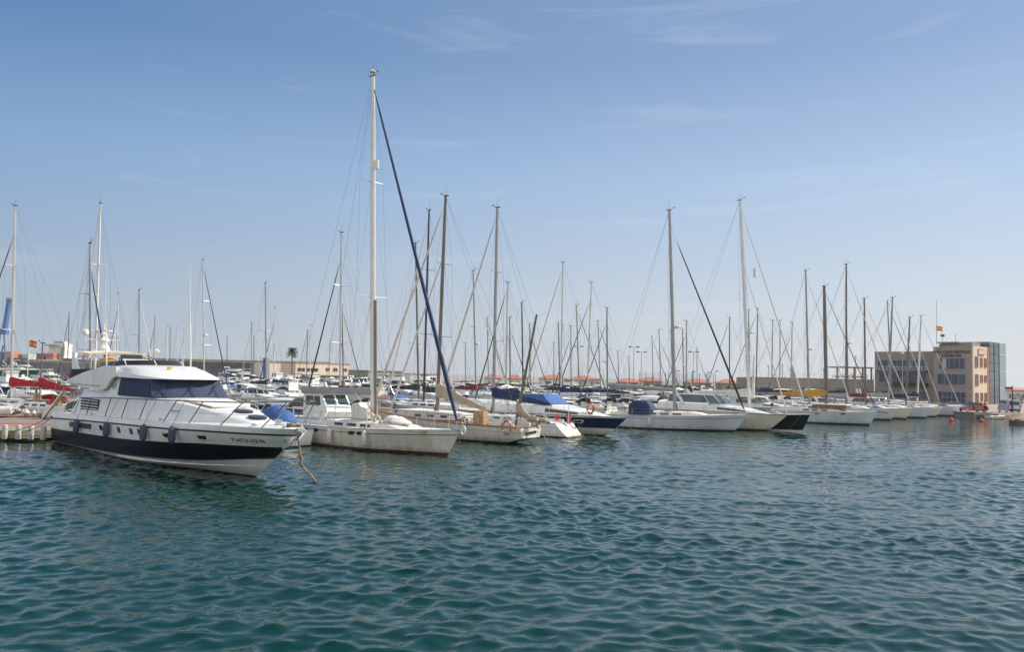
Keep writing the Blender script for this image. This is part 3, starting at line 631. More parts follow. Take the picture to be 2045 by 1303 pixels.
        for x in (6.9, 16.0, 22.6):
            w, z = hw(x); MB().tube([(x - .2, sg * (w - .14), z + .12), (x + .2, sg * (w - .14), z + .12)], .028, 6).tube([(x - .08, sg * (w - .14), z - .02), (x - .08, sg * (w - .14), z + .12)], .025, 5).tube([(x + .08, sg * (w - .14), z - .02), (x + .08, sg * (w - .14), z + .12)], .025, 5).build('cleat', steel, T)
        b = MB().tube([(16.2, sg * 1.78, 2.62), (16.9, sg * 1.68, 2.62)], .02, 5).tube([(16.25, sg * 1.76, 2.5), (16.25, sg * 1.78, 2.62)], .02, 5); b.build('grab_handle', steel, T)
    # foredeck: sunpad, hatches, hatch rails, anchor gear
    g = [[(x, w * k, z + .03) for k in (1, .5, 0, -.5, -1)] for x, w, z in ((15.9, 1.05, 3.09), (16.6, 1.0, 3.03), (17.6, .95, 2.94), (18.4, .85, 2.86))]
    MB().sheet(g, .05).build('sunpad', cwhite, T)
    for x, r, z in ((19.6, .42, 2.74), (20.9, .4, 2.54)):
        MB().lathe((0, 0, 0), [(.05, -.03), (r, -.03), (r, .015), (r * .9, .03), (.05, .032)], 20).build('deck_hatch', smoke, T).matrix_local = Matrix.Translation((x, 0, z)) @ Matrix.Rotation(.15, 4, 'Y')
    b = MB()
    for sg in (-1, 1): b.tube([(15.9, sg * 1.45, 3.12), (18.7, sg * 1.08, 2.92), (19.0, sg * 1.02, 2.75)], .016, 5).tube([(15.9, sg * 1.45, 3.0), (15.9, sg * 1.45, 3.12)], .016, 5)
    b.build('hand_rail', ccream, T)
    b = MB().box((24.05, 0, 2.2), (1.1, .34, .09)); b.tube([(24.5, -.16, 2.2), (24.5, .16, 2.2)], .09, 8); b.build('anchor_roller', steel, T)
    b = MB().lathe((22.7, 0, 2.2), [(.18, 0), (.18, .1), (.12, .14), (.12, .26), (.17, .28), (.17, .33), (.02, .35)], 10); b.build('windlass', steel, T)
    b = MB().tube([(24.62, 0, 2.14), (24.3, 0, 1.86), (23.75, 0, 1.6)], .045, 6).prism([(24.1, 1.55), (23.5, 1.35), (23.4, 1.75), (23.7, 1.8)], -.22, .22).build('anchor', steel, T)
    b = MB().tube([(23.3, .2, 2.26), (23.9, -.25, 2.34), (24.3, .1, 2.33), (24.1, .3, 2.36), (23.6, -.1, 2.38)], .06, 6).lathe((23.8, 0, 2.26), [(.05, 0), (.18, .03), (.14, .16), (.05, .2)], 8).build('rope_heap', rope, T)
    # registration on both bows
    for sg in (-1, 1):
        x0, x1 = 21.45, 22.95; (ya, za), (yb, zb) = hw(x0, 'T'), hw(x1, 'T'); (yc, zc), (yd, zd) = hw(x0, 'r'), hw(x1, 'r')
        p = (Vector((x0, sg * lerp(ya, yc, .6), 0)) + Vector((x1, sg * lerp(yb, yd, .6), 0))) / 2; p.z = 1.70
        ux = Vector((x1 - x0, sg * (lerp(yb, yd, .6) - lerp(ya, yc, .6)), .02)).normalized(); uy = Vector((0, sg * (yc - ya), zc - za)); uy = (uy - ux * uy.dot(ux)).normalized()
        if sg > 0: ux = -ux
        un = ux.cross(uy); p += un * .075
        text_mesh('7\u00aa-AT-3-152-96', .27, 'registration', rubber, T, frame(p, ux, uy, un), .006)
    M_ = T.matrix_basis.copy() if False else Matrix.Translation((o[0], o[1], 0)) @ Matrix.Rotation(math.atan2(e[1], e[0]), 4, 'Z')
    wl = ['first blue grey fender on the motor yacht, by the engine vents', 'second blue grey fender on the motor yacht, beside the small portholes', 'third blue grey fender on the motor yacht, below the windscreen corner', 'fourth blue grey fender on the motor yacht, closest to its bow']
    for (x, zt_), lb in zip(((5.8, 1.74), (10.45, 1.84), (15.15, 2.0), (17.95, 2.1)), wl):
        p = M_ @ Vector((x, -(hw(x, 'r')[0] + .19), zt_ - .06)); t = M_ @ Vector((x + .5, -tab([(5, 2.25), (15, 2.3), (20, 2.1)], x + .5), tab([(5, 2.82), (15, 3.08), (20, 3.18)], x)))
        fender(lb, p, .74, .16, fendb, t, 'blue grey fenders of the motor yacht')
    # bow ropes
    b0 = M_ @ Vector((24.35, -.05, 2.05))
    end = at(637, 977, -.3); mid = b0.lerp(end, .45) + Vector((-.25, 0, -.25)); P = [b0, b0.lerp(mid, .4) + Vector((.05, 0, -.2)), mid, mid.lerp(end, .5) + Vector((.05, 0, .05)), end]
    rr = MB()
    for k in range(2): rr.tube([p - b0 + Vector((.035 * math.cos(i * 2.3 + k * PI), .035 * math.sin(i * 2.3 + k * PI), .02 * k)) for i, p in enumerate([P[0], P[0].lerp(P[1], .5), P[1], P[1].lerp(P[2], .5), P[2], P[2].lerp(P[3], .5), P[3], P[3].lerp(P[4], .5), P[4]])], .034, 6)
    rr.tube([P[1] - b0, P[1] - b0 + Vector((-.25, 0, -.75))], .03, 5)
    o_ = rr.build('mooring_rope', rope, None, loc=b0); tag(o_, 'thick frayed brown rope hanging from the yacht bow into the water', 'rope')
    mooring('thin pale line running from the yacht bow roller along its stem', M_ @ Vector((24.2, -.05, 1.9)), M_ @ Vector((21.6, -.12, .0)) , .02)
    mooring('dark stern line from the black banded yacht to the pontoon', M_ @ Vector((.3, -2.1, 1.7)), at(20, 864, .62), .02, ropeg, .12)
    mooring('second dark stern line of the black banded yacht, slightly slacker', M_ @ Vector((.5, -2.2, 1.72)), at(45, 862, .62), .02, ropeg, .25)
    # tender oars of grime: rubbing strake end at the transom
    MB().box((-.02, -2.0, .95), (.1, .14, .2)).build('transom_step', fendw, T)
    return T
motor_yacht()
# ------------------------------------------------------------------ named boats of the front row
def unit(e): n = math.hypot(*e); return (e[0] / n, e[1] / n)
def mast_loc(px, py, o, e):
    e = unit(e); s, z = side(px, py, o, e); return (o[0] + e[0] * s, o[1] + e[1] * s)
BUSY = []
def busy(loc, e, xs, xb, B): BUSY.append((loc, unit(e), xs, xb, B))
def clash(loc, e, xs, xb, B):
    e = unit(e)
    for l2, e2, a, b, B2 in BUSY:
        st = (e2[1], -e2[0])
        for u in (0, .25, .5, .75, 1):
            x = lerp(xs, xb, u); dx, dy = loc[0] + e[0] * x - l2[0], loc[1] + e[1] * x - l2[1]
            if abs(dx * st[0] + dy * st[1]) < (B + B2) * .5 + .15 and a - .4 < dx * e2[0] + dy * e2[1] < b + .4: return True
    return False
busy((-25.494, 50.674), (.7, -.714), -1, 24, 4.9)
def hd(e): return math.atan2(e[1], e[0])
def port_lights(T, S, xs, q, w, h, m=None):
    for x in xs:
        for sg in (-1, 1):
            f = lambda a, b: (S.xs + (a - S.xs), 0, 0)
            L = S.xb - S.xs; t = S.T(x); g = []
            for a in (-w / 2, w / 2):
                r = []
                for b in (-h / 2, h / 2):
                    qq = q + b / S.Z(x); p = S.pt(S.T(x + a), qq); r.append((p[0], sg * (p[1] + .012), p[2]))
                g.append(r)
            MB().sheet(g, .012 * sg).build('hull_window', m or glass, T)
furlblue = mat('sail cover blue', (.013, .032, .115), rough=.8, var=.4, sc=3, bump=.4, bsc=8)
furlwhite = mat('furled sail white', (.63, .60, .55), rough=.8, var=.25, sc=3, bump=.3, bsc=9)
# main cruising sloop
o = at(893, 911)[:2]; e = unit((.77, -.638)); ml = (o[0] - e[0] * 6.35, o[1] - e[1] * 6.35); s_, z_ = side(745, 152, ml, e)
T, S = sailboat('sailboat', 'white sloop with the tallest mast of all and a blue furled foresail', ml, hd(e), 6.35, -7.4, 4.0, 1.47, 1.18, z_, rake=-s_, col=dirty, stripe_m=stripe, over=.95, rev=.5,
    furl=furlblue, furl_top=.985, furl_r=.125, spr=2, mm=mwhite, mr=.14, det=2, boom=7.0, boomz=3.35, boom_m=mgrey, boom_r=.16, boom_dz=-.05, band=(.795, .83), boot_m=bootr, frac=.975, sternw=.78)
busy(ml, e, -7.6, 7.3, 4.0)
port_lights(T, S, (-3.0, .5, 1.25), .80, .5, .2)
mp_ = lambda z: Vector((s_ * (z - 1.6) / (z_ - 1.6), 0, z))
MB().tube([mp_(1.9) + Vector((.28, 0, 0)), mp_(9.0) + Vector((.24, 0, 0))], [.085, .085], 8).build('spinnaker_pole', mbrown, T)
MB().lathe((.34 + s_ * .72, 0, 17.2), [(.05, 0), (.15, .02), (.15, .55), (.05, .58)], 10).build('radar_reflector', mwhite, T)
MB().lathe((s_ - .05, 0, z_ + .12), [(.03, 0), (.03, .12), (.2, .14), (.22, .2), (.1, .3), (.02, .34)], 12).build('tv_antenna', mwhite, T)
b = MB(); b.rings(lump([(x, .2 * math.sin(x * 2), 1.62 + .14 * math.sin((x - 1.1) * 1.5)) for x in [1.1 + .28 * i for i in range(9)]], [.1, .5, .6, .66, .6, .62, .5, .3, .1], [.06, .2, .26, .28, .25, .27, .2, .12, .05], 10, 5)); b.build('sail_bag', cwhite, T)
b = MB(); b.torus((1.25, -.75, 1.75), .26, .08, 'y', 18, 6); b.build('rope_coil', ropew, T)
b = MB()
for k in range(8): b.tube([(.1 + .05 * k, .25 - .08 * k, 1.9), (.05 - .06 * k, .3 - .07 * k, 2.6 + .1 * (k % 3))], .03, 5)
b.build('halyard_coil', ropew, T)
MB().prism([(-1.4, 1.5), (-1.4, 2.6), (-.9, 2.7), (-.35, 2.35), (-.3, 1.5)], -.5, .55).build('life_raft_canister', cwhite, T)
MB().tube([(-1.5, -.1, 3.25), (-.9, 0, 2.5), (-.1, 0, 1.9)], .05, 6).build('boom_vang', steel, T)
for x in (-1.7, 1.3): MB().tube([(x, -1.6, 1.35), (x + .05, -1.5, 2.9)], .035, 6).build('deck_pole', mwhite, T)
MB().tube([(-6.3, -1.3, 2.2), (-3.2, -1.2, 2.25), (-3.1, -1.2, 1.75)], .05, 6).tube([(-6.3, 1.3, 2.2), (-3.2, 1.2, 2.25), (-3.1, 1.2, 1.75)], .05, 6).tube([(-6.2, -1.3, 2.2), (-6.2, -1.3, 1.3)], .04, 6).build('cockpit_arch', mwhite, T)
Mx = Matrix.Translation((ml[0], ml[1], 0)) @ Matrix.Rotation(hd(e), 4, 'Z')
p, q = S.pt(S.T(4.6), .86), S.pt(S.T(5.6), .86); ux = Vector((q[0] - p[0], -(q[1] - p[1]), 0)).normalized(); uy = Vector((0, -.12, 1)); uy = (uy - ux * uy.dot(ux)).normalized()
text_mesh('7\u00aa-BA-5-131-98', .17, 'registration', stripe, T, frame(((p[0] + q[0]) / 2, -(p[1] + q[1]) / 2 - .03, 1.27), ux, uy, ux.cross(uy)), .006)
MB().box((7.2, -.02, 1.52), (.9, .3, .1)).tube([(7.55, -.15, 1.5), (7.55, .15, 1.5)], .08, 8).tube([(7.5, 0, 1.5), (7.1, 0, 1.05), (6.95, 0, .8)], .04, 6).build('anchor_roller', steel, T)
for px, lb in ((608, 'long white fender at the stern quarter of the tall masted sloop'), (661, 'long white fender beside the small hull window of the tall sloop'), (729, 'long white fender below the mast of the tall sloop')):
    s, z = side(px, 856, ml, e, 2.0); y = S.W(s) + .14; p = Mx @ Vector((s, -y, S.Z(s) - .08)); fender(lb, p, .88, .15, fendw, Mx @ Vector((s, -y + .1, S.Z(s) + .3)), 'white fenders of the tall sloop')
lifering('white horseshoe ring hanging at the pulpit of the tall sloop', Mx @ Vector((7.75, -.25, 1.5)), .24, .05, hd(e) + 1.2, mwhite)
mooring('pale mooring line slanting from the tall sloop bow into the water', Mx @ Vector((4.6, -1.25, 1.35)), at(885, 914, -.2), .016, ropeg)
mooring('thin mooring line ahead of the tall sloop stem', Mx @ Vector((7.2, 0, 1.4)), at(921, 912, -.2), .013, rope)
# ketch moored stern out
w = at(1035, 890); o = (w.x + .8, w.y + 1.0); e = unit((-.82, .57)); ml = mast_loc(873, 825, o, e); s_, z_ = side(890, 392, ml, e); k0, _ = side(1040, 888, ml, e)
T, S = sailboat('ketch', 'old white two masted ketch moored stern out with tan sail covers', ml, hd(e), 5.2, k0 + .9, 4.0, 1.75, 1.08, z_, rake=-s_, col=dirty, stripe_m=mat('stripe pale blue', (.2, .24, .3)), over=1.4, rev=-1.7,
    furl=furlwhite, furl_top=.95, furl_r=.12, spr=2, mm=mbrown, mr=.115, det=2, boom=4.6, boomz=2.95, boom_dz=-.9, cover=ctan, coverh=.62, inner=(4.6, .72, furlwhite), sternw=.62, boot_m=boot, deckmat=teak, band=(.72, .745), flare=.8)
busy(ml, e, k0 - .9, 6.6, 4.0)
Mx = Matrix.Translation((ml[0], ml[1], 0)) @ Matrix.Rotation(hd(e), 4, 'Z')
bx, _ = side(1030, 835, ml, e); tx, tz = side(1072, 628, ml, e)
MB().tube([(bx, 0, 1.2), (lerp(bx, tx, .5), 0, lerp(1.2, tz, .5)), (tx, 0, tz)], [.095, .09, .07], 8).build('mizzen_mast', mbrown, T)
P = [(lerp(bx - .1, bx - 2.5, i / 7), 0, lerp(2.5, 1.75, min(1, i / 3) ** .8) - .02 * i) for i in range(8)]
MB().rings(lump(P, .16, [.5, .42, .3, .24, .22, .2, .18, .1], 10, 8)).build('mizzen_sail_cover', ctan, T)
MB().tube([(bx, 0, 1.85), (bx - 2.7, 0, 1.5)], .06, 7).build('mizzen_boom', mbrown, T)
b = MB()
for sg in (1, -1): b.tube([(bx + .3, sg * 1.2, 1.1), (tx + .1, 0, tz - .2)], .009, 4).tube([(bx - .6, sg * 1.15, 1.05), (tx + .1, 0, tz - .2)], .009, 4)
b.build('mizzen_rigging', wire, T)
MB().prism([(-2.6, 1.2), (-2.6, 1.72), (2.6, 1.86), (3.2, 1.3)], -1.2, 1.2).build('deckhouse', deckm, T)
MB().prism([(-2.7, 1.725), (-2.7, 1.79), (2.7, 1.93), (2.65, 1.865)], -1.3, 1.3).build('deckhouse_roof', deckm, T)
for sg in (-1, 1):
    MB().box((0, sg * 1.22, 1.28), (5.2, .05, .12)).build('wooden_trim', wood, T)
    for x in (-1.6, -.4, .8): MB().box((x, sg * 1.203, 1.56), (.6, .02, .16)).build('window', glass, T)
    MB().tube([(x, sg * (S.W(x) - .02), S.Z(x) + .05) for x in [lerp(S.xs + .3, S.xb - .2, i / 12) for i in range(13)]], .06, 6).build('wooden_rail', wood, T)
MB().box((-4.9, 1.3, 1.65), (.85, .5, .9)).build('locker', mat('locker ochre', (.50, .30, .16), rough=.7, var=.2), T)
ux = Vector((0, -1, 0)); nn = Vector((-1, 0, 0)); uy = Vector((0, 0, 1)); uy = nn.cross(ux) * (1 if nn.cross(ux).z > 0 else -1); ux = uy.cross(nn)
ux = (ux * .99 + uy * .08).normalized(); uy = nn.cross(ux)
text_mesh('MOUTON', .30, 'boat_name', rubber, T, frame((k0 + .9 - 1.7 - .02, .05, .74), ux, uy, nn), .02)
lifering('faded orange life ring hanging on the ketch quarter', Mx @ Vector((k0 + .1, 1.55, 1.15)), .42, .085, hd(e) + 1.35, ringpink)
lifering('small orange lifebuoy coil amidships on the ketch rail', Mx @ Vector((k0 + 3.4, 1.85, 1.4)), .26, .06, hd(e) + 1.45, ringpink)
lifering('pale orange life ring on the ketch stern rail', Mx @ Vector((k0 - 1.35, .0, 1.45)), .32, .07, hd(e) + .3, ringpink)
mooring('white stern line from the ketch transom into the water', Mx @ Vector((k0 - .9, -1.0, 1.0)), at(1097, 893, -.2), .016)
# white sloop stern out, navy boom cover
w = at(1140, 877); o = (w.x + .8, w.y + 1.0); e = unit((-.84, .54)); ml = mast_loc(985, 832, o, e); s_, z_ = side(993, 415, ml, e); k0, _ = side(1150, 876, ml, e)
T, S = sailboat('sailboat', 'white sloop moored stern out with navy boom cover and thick white furled foresail', ml, hd(e), 4.9, k0, 3.8, 1.35, 1.0, z_, rake=-s_, col=white, stripe_m=cgrey, over=1.0, rev=1.0, furl=furlwhite, furl_top=.97, furl_r=.12, spr=2,
    mm=mgrey, mr=.11, det=2, boom=5.4, boomz=2.75, boom_dz=-.45, cover=cnavy, coverh=.55, sternw=.72, band=(.74, .765))
busy(ml, e, k0 - .3, 5.8, 3.8); Mx = Matrix.Translation((ml[0], ml[1], 0)) @ Matrix.Rotation(hd(e), 4, 'Z')
MB().box((k0 + .75, -.2, 1.35), (.12, .3, .75)).build('rescue_float', ringred, T)
MB().tube([(k0 + .4, .5, .9), (k0 + .4, .5, 2.4)], .025, 6).build('danbuoy_pole', mwhite, T)
mooring('stern line of the navy covered sloop beside the blue hull', Mx @ Vector((k0 + .3, -.9, .9)), at(1172, 884, -.2), .013, rope)
mooring('dark thin stern line between the white sloop and the blue hull', Mx @ Vector((k0 + .2, -1.2, .95)), at(1160, 884, -.2), .012, ropeg)
# blue hulled motor yacht
e = unit((.8, -.6)); o = at(1208, 871)[:2]
T, S = motorboat('motor_yacht', 'motor yacht with navy blue hull and bright blue canvas over its windscreen', o, hd(e), 13.5, 4.2, 1.5, 1.46, col=white, stripe_m=navyh, style='cruiser', canopy=cblue, tent=False, det=2, cat='yacht', over=1.95,
    cols=[(-1, 0), (0, 0), (.05, 1), (.30, 1), (.4, 2), (.9, 2), (.95, 1), (1, 1)])
busy(o, e, -13.5, 2, 4.2); Mx = Matrix.Translation((o[0], o[1], 0)) @ Matrix.Rotation(hd(e), 4, 'Z')
port_lights(T, S, (-1.2,), .72, .8, .26, white); port_lights(T, S, (-1.2,), .72, .6, .15)
ux = Vector((.97, .24, 0)).normalized(); text_mesh('6\u00aa-VA-2-36', .2, 'registration', rubber, T, frame((-.6, -1.72, 1.78), ux, (0, .35, .94), ux.cross(Vector((0, .35, .94)))), .02)
lifering('bright red life ring on the bow rail of the blue hulled yacht', Mx @ Vector((-.6, -1.25, 2.15)), .4, .075, hd(e) + 1.2, ringred)
mooring('bow line of the blue hulled yacht slanting towards the big white sloop', Mx @ Vector((1.2, -.1, 1.5)), at(1280, 873, -.2), .014, rope)
mooring('thin bow line of the blue hulled yacht', Mx @ Vector((1.6, .2, 1.5)), at(1240, 872, -.2), .011, rope)
# white sloop, black furled foresail
e = unit((.926, -.377)); b0 = at(1465, 863); ml = (b0.x - e[0] * 5.2, b0.y - e[1] * 5.2); s_, z_ = side(1337, 420, ml, e)
T, S = sailboat('sailboat', 'long white sloop with black furled foresail and navy sprayhood', ml, hd(e), 5.2, -7.6, 4.1, 1.55, 1.15, z_, rake=-s_, col=pale, stripe_m=stripe, over=1.15, rev=1.2, furl=cdark, furl_top=.9, furl_r=.10, spr=2, mm=mgrey, mr=.125,
    det=2, boom=6.3, boomz=3.55, boom_m=mgrey, boom_r=.13, boom_dz=.35, radar=9.2, band=(.79, .82), frac=.93, sternw=.8)
busy(ml, e, -7.6, 6.3, 4.1); Mx = Matrix.Translation((ml[0], ml[1], 0)) @ Matrix.Rotation(hd(e), 4, 'Z')
xa, za = side(1258, 826, ml, e, .8); xb_, zb_ = side(1300, 802, ml, e, .8)
R = [[(x, w, 1.25), (x, w, lerp(1.25, zt, .7)), (x, w * .82, zt), (x, 0, zt + .06), (x, -w * .82, zt), (x, -w, lerp(1.25, zt, .7)), (x, -w, 1.25)] for x, w, zt in ((xa, 1.35, zb_ - .25), (xa + .5, 1.4, zb_), (xb_ - .5, 1.35, zb_), (xb_ + .25, 1.2, 1.75))]
MB().rings(R).build('cockpit_tent', cnavy, T)
for x, zt, lb in ((-4.9, .75, 'white fender hanging low amidships on the long white sloop'), (-1.9, 1.0, 'short white fender near the mast of the long white sloop')):
    fender(lb, Mx @ Vector((x, -(S.W(x) + .12), zt)), .75, .13, fendw, Mx @ Vector((x, -(S.W(x) + .02), S.Z(x))), 'fenders of the long white sloop')
mooring('dark mooring line from the pulpit of the long white sloop', Mx @ Vector((6.1, -.1, 1.5)), at(1490, 868, -.2), .012, ropeg)
# white motor yacht showing only its bow
e = unit((.76, -.65)); o = at(1530, 862)[:2]
T, S = motorboat('motor_yacht', 'white motor yacht with cream bow showing beyond the long white sloop', o, hd(e), 12.5, 3.5, 1.55, 1.62, col=cream, style='cruiser', det=2, cat='yacht', over=1.95, winm=tint, stripe_m=cream)
busy(o, e, -12.5, 2, 4.4)
# bottle green sailing yacht
e = unit((.76, -.65)); o = at(1600, 864)[:2]; ml = (o[0] - e[0] * 4.9, o[1] - e[1] * 4.9); s_, z_ = side(1478, 400, ml, e)
T, S = sailboat('sailboat', 'dark green hulled cutter with white stripe and two white furled foresails', ml, hd(e), 4.9, -8.6, 3.9, 1.62, 1.2, z_, rake=-s_, col=bottle, stripe_m=bottle, over=.8, rev=-.6, furl=furlwhite, furl_top=.98, furl_r=.075, inner=(3.6, .70, furlwhite), spr=3,
    mm=mwhite, mr=.13, det=2, boom=6, boomz=3.1, cover=cwhite, coverh=.42, radar=9.0, boot_m=mwhite, stay_x=5.5)
busy(ml, e, -8.6, 5.6, 3.9); Mx = Matrix.Translation((ml[0], ml[1], 0)) @ Matrix.Rotation(hd(e), 4, 'Z')
MB().prism([(.15, 2.9), (.35, 7.0), (.45, 7.0), (.45, 2.9), (-.9, 2.75)], -.06, .06).build('sail_stack', cwhite, T)
MB().box((.45, 0, 14.8), (.25, .28, .8)).build('radar_reflector', mwhite, T)
for a, b, lb in (((5.0, -.4, 1.5), (1567, 868), 'steep pale line at the green hull bow'), ((5.4, 0, 1.5), (1594, 868), 'slanting pale line at the green hull bow')): mooring(lb, Mx @ Vector(a), at(b[0], b[1], -.2), .009, rope)
# awning with blue bands behind it
e = unit((.82, -.57)); o = at(1735, 850)[:2]; ml = (o[0] - e[0] * 4.4, o[1] - e[1] * 4.4); s_, z_ = side(1646, 572, ml, e)
T, S = sailboat('sailboat', 'white sloop with thick brown mast and yellow sail cover, alone in the open row', ml, hd(e), 4.4, -6.6, 3.8, 1.5, 1.25, z_, rake=-s_, col=pale, stripe_m=pale, over=.9, rev=.6, furl=cbrown, furl_top=.97, furl_r=.06, spr=1, mm=mbrown, mr=.16, det=2,
    boom=5.5, boomz=3.0, cover=cyellow, coverh=.55, boom_dz=.05)
busy(ml, e, -6.6, 5.3, 3.8); port_lights(T, S, (-.5, 2.2), .85, .45, .12)
Mx = Matrix.Translation((ml[0], ml[1], 0)) @ Matrix.Rotation(hd(e), 4, 'Z')
MB().tube([(5.2, 0, 1.5), (6.3, 0, 1.42)], .06, 6).build('bowsprit', wood, T); MB().box((.5, 0, 1.85), (3.6, 2.1, .42)).build('deckhouse', wood, T); MB().prism([(-1.5, 2.063), (-1.4, 2.15), (2.3, 2.15), (2.5, 2.063)], -1.2, 1.2).build('deckhouse_roof', white, T)
mooring('crossed pale line at the bow of the brown masted sloop', Mx @ Vector((5.0, -.2, 1.4)), at(1752, 846, -.2), .012, rope)
# sloops at the end of the row
def end_boat(label, bow, mast_top, mast_px, e, foot, L=11.0, B=3.4, fb=1.5, **kw):
    e = unit(e); o = at(*bow)[:2]; kk = kw.pop('back', 4.4); ml = (o[0] - e[0] * kk, o[1] - e[1] * kk); s_, z_ = side(mast_top[0], mast_top[1], ml, e)
    busy(ml, e, kk - L, kk + .8, B)
    return sailboat('sailboat', label, ml, hd(e), kk, kk - L, B, fb, fb - .3, z_, rake=max(-.6, min(2.2, -s_)), over=kw.pop('over', .9), rev=.5, det=kw.pop('det', 1), mr=kw.pop('mr', .1), **kw)
E2 = (.82, -.57)
end_boat('white sloop with tall thin mast and radar behind the brown masted sloop', (1688, 838), (1609, 541), None, E2, None, L=10, furl=furlwhite, furl_r=.07, spr=2, mm=mgrey, radar=8.6, col=white, cover=cgrey)
end_boat('pale blue grey sloop with the tallest mast near the clubhouse', (1778, 840), (1690, 528), None, E2, None, L=12, back=5.2, furl=furlwhite, furl_r=.07, spr=2, mm=mbrown, col=pale, cover=cgrey, radar=9.5)
end_boat('cream hulled sloop with rusty waterline in the end row', (1808, 838), (1726, 597), None, E2, None, L=11, back=4.8, furl=furlwhite, furl_r=.065, spr=1, mm=mbrown, col=cream, boot_m=bootr, cover=cwine)
end_boat('pale sloop with two toned bow before the clubhouse balcony', (1848, 836), (1783, 595), None, E2, None, L=12, back=4.6, furl=furlwhite, furl_r=.065, spr=2, mm=mgrey, col=pale, cover=cgrey)
end_boat('small cream sloop squeezed between two pale sloops below the clubhouse', (1868, 833.5), (1841, 634), None, E2, None, L=9, back=3.8, B=2.4, fb=1.35, furl=furlwhite, furl_r=.05, spr=1, mm=mbrown, col=cream, cover=cnavy)
end_boat('pale sloop at the very end of the row beside the quay', (1905, 832), (1846, 632), None, (.86, -.5), None, L=11, back=4.8, furl=furlwhite, furl_r=.06, spr=2, mm=mwhite, col=pale, cover=cdark)
# boats squeezed between the front row
e = unit((.76, -.65)); o = (-10.2, 57.5)
T, S = motorboat('motorboat', 'white pilothouse motorboat with three square windows behind the tall sloop', o, hd(e), 8.6, 3.0, 1.5, 1.1, style='pilothouse', det=1, winm=tint, cat='motorboat'); busy(o, e, -8.6, .8, 3.0)
e = unit((-.76, .65)); o = (-12.6 + e[0] * 7.6, 49.6 + e[1] * 7.6)
T, S = motorboat('motorboat', 'small motorboat under a bright blue cover between yacht and tall sloop', o, hd(e), 7.6, 2.4, 1.05, .95, style='covered', canopy=cblue, coverk=2.1, cat='motorboat'); busy(o, e, -7.6, .8, 2.4)
e = unit((.78, -.62)); o = at(1585, 838)[:2]
T, S = motorboat('motorboat', 'grey cabin motorboat with brown windscreen frame behind the green cutter', o, hd(e), 9.0, 3.1, 1.5, 1.2, col=cgrey, top=deckm, style='hardtop', winm=tint); busy(o, e, -9, .8, 3.1)
for bow, lb, kw in (((1828, 831), 'white hardtop motorboat with curved roof below the clubhouse wing', dict(style='hardtop')), ((1752, 834), 'white motorboat with sweeping black window line before the terrace wall', dict(style='cruiser')), ((1845, 829), 'white motorboat with red bimini before the clubhouse', dict(style='flybridge'))):
    o = at(*bow)[:2]; e = unit((.8, -.6)); o = (o[0] - e[0] * 2, o[1] - e[1] * 2); motorboat('motorboat', lb, o, hd(e), 8.5, 2.7, 1.35, 1.1, **kw)
# ------------------------------------------------------------------ the other sailing boats, one line each
def hz(px): return CY + 97.5 + (px - CX) * math.tan(ph)
MAXY = [(0, 330), (250, 380), (530, 290), (680, 280), (900, 235), (1300, 225), (1400, 200), (1480, 176), (1600, 165), (1720, 160), (1900, 150)]
def row_y(px, k):
    d = ray(px, hz(px)); dx = d.x / d.y; return (k + 31.55) / (.661 - .75 * dx)
CO = dict(n=cnavy, k=cdark, r=cred, w=furlwhite, g=cgreen, b=furlblue, t=ctan, y=cgrey, i=cwine, o=None, B=cbrown)
MC = dict(a=alu, w=mwhite, g=mgrey, b=mbrown, k=mblack)
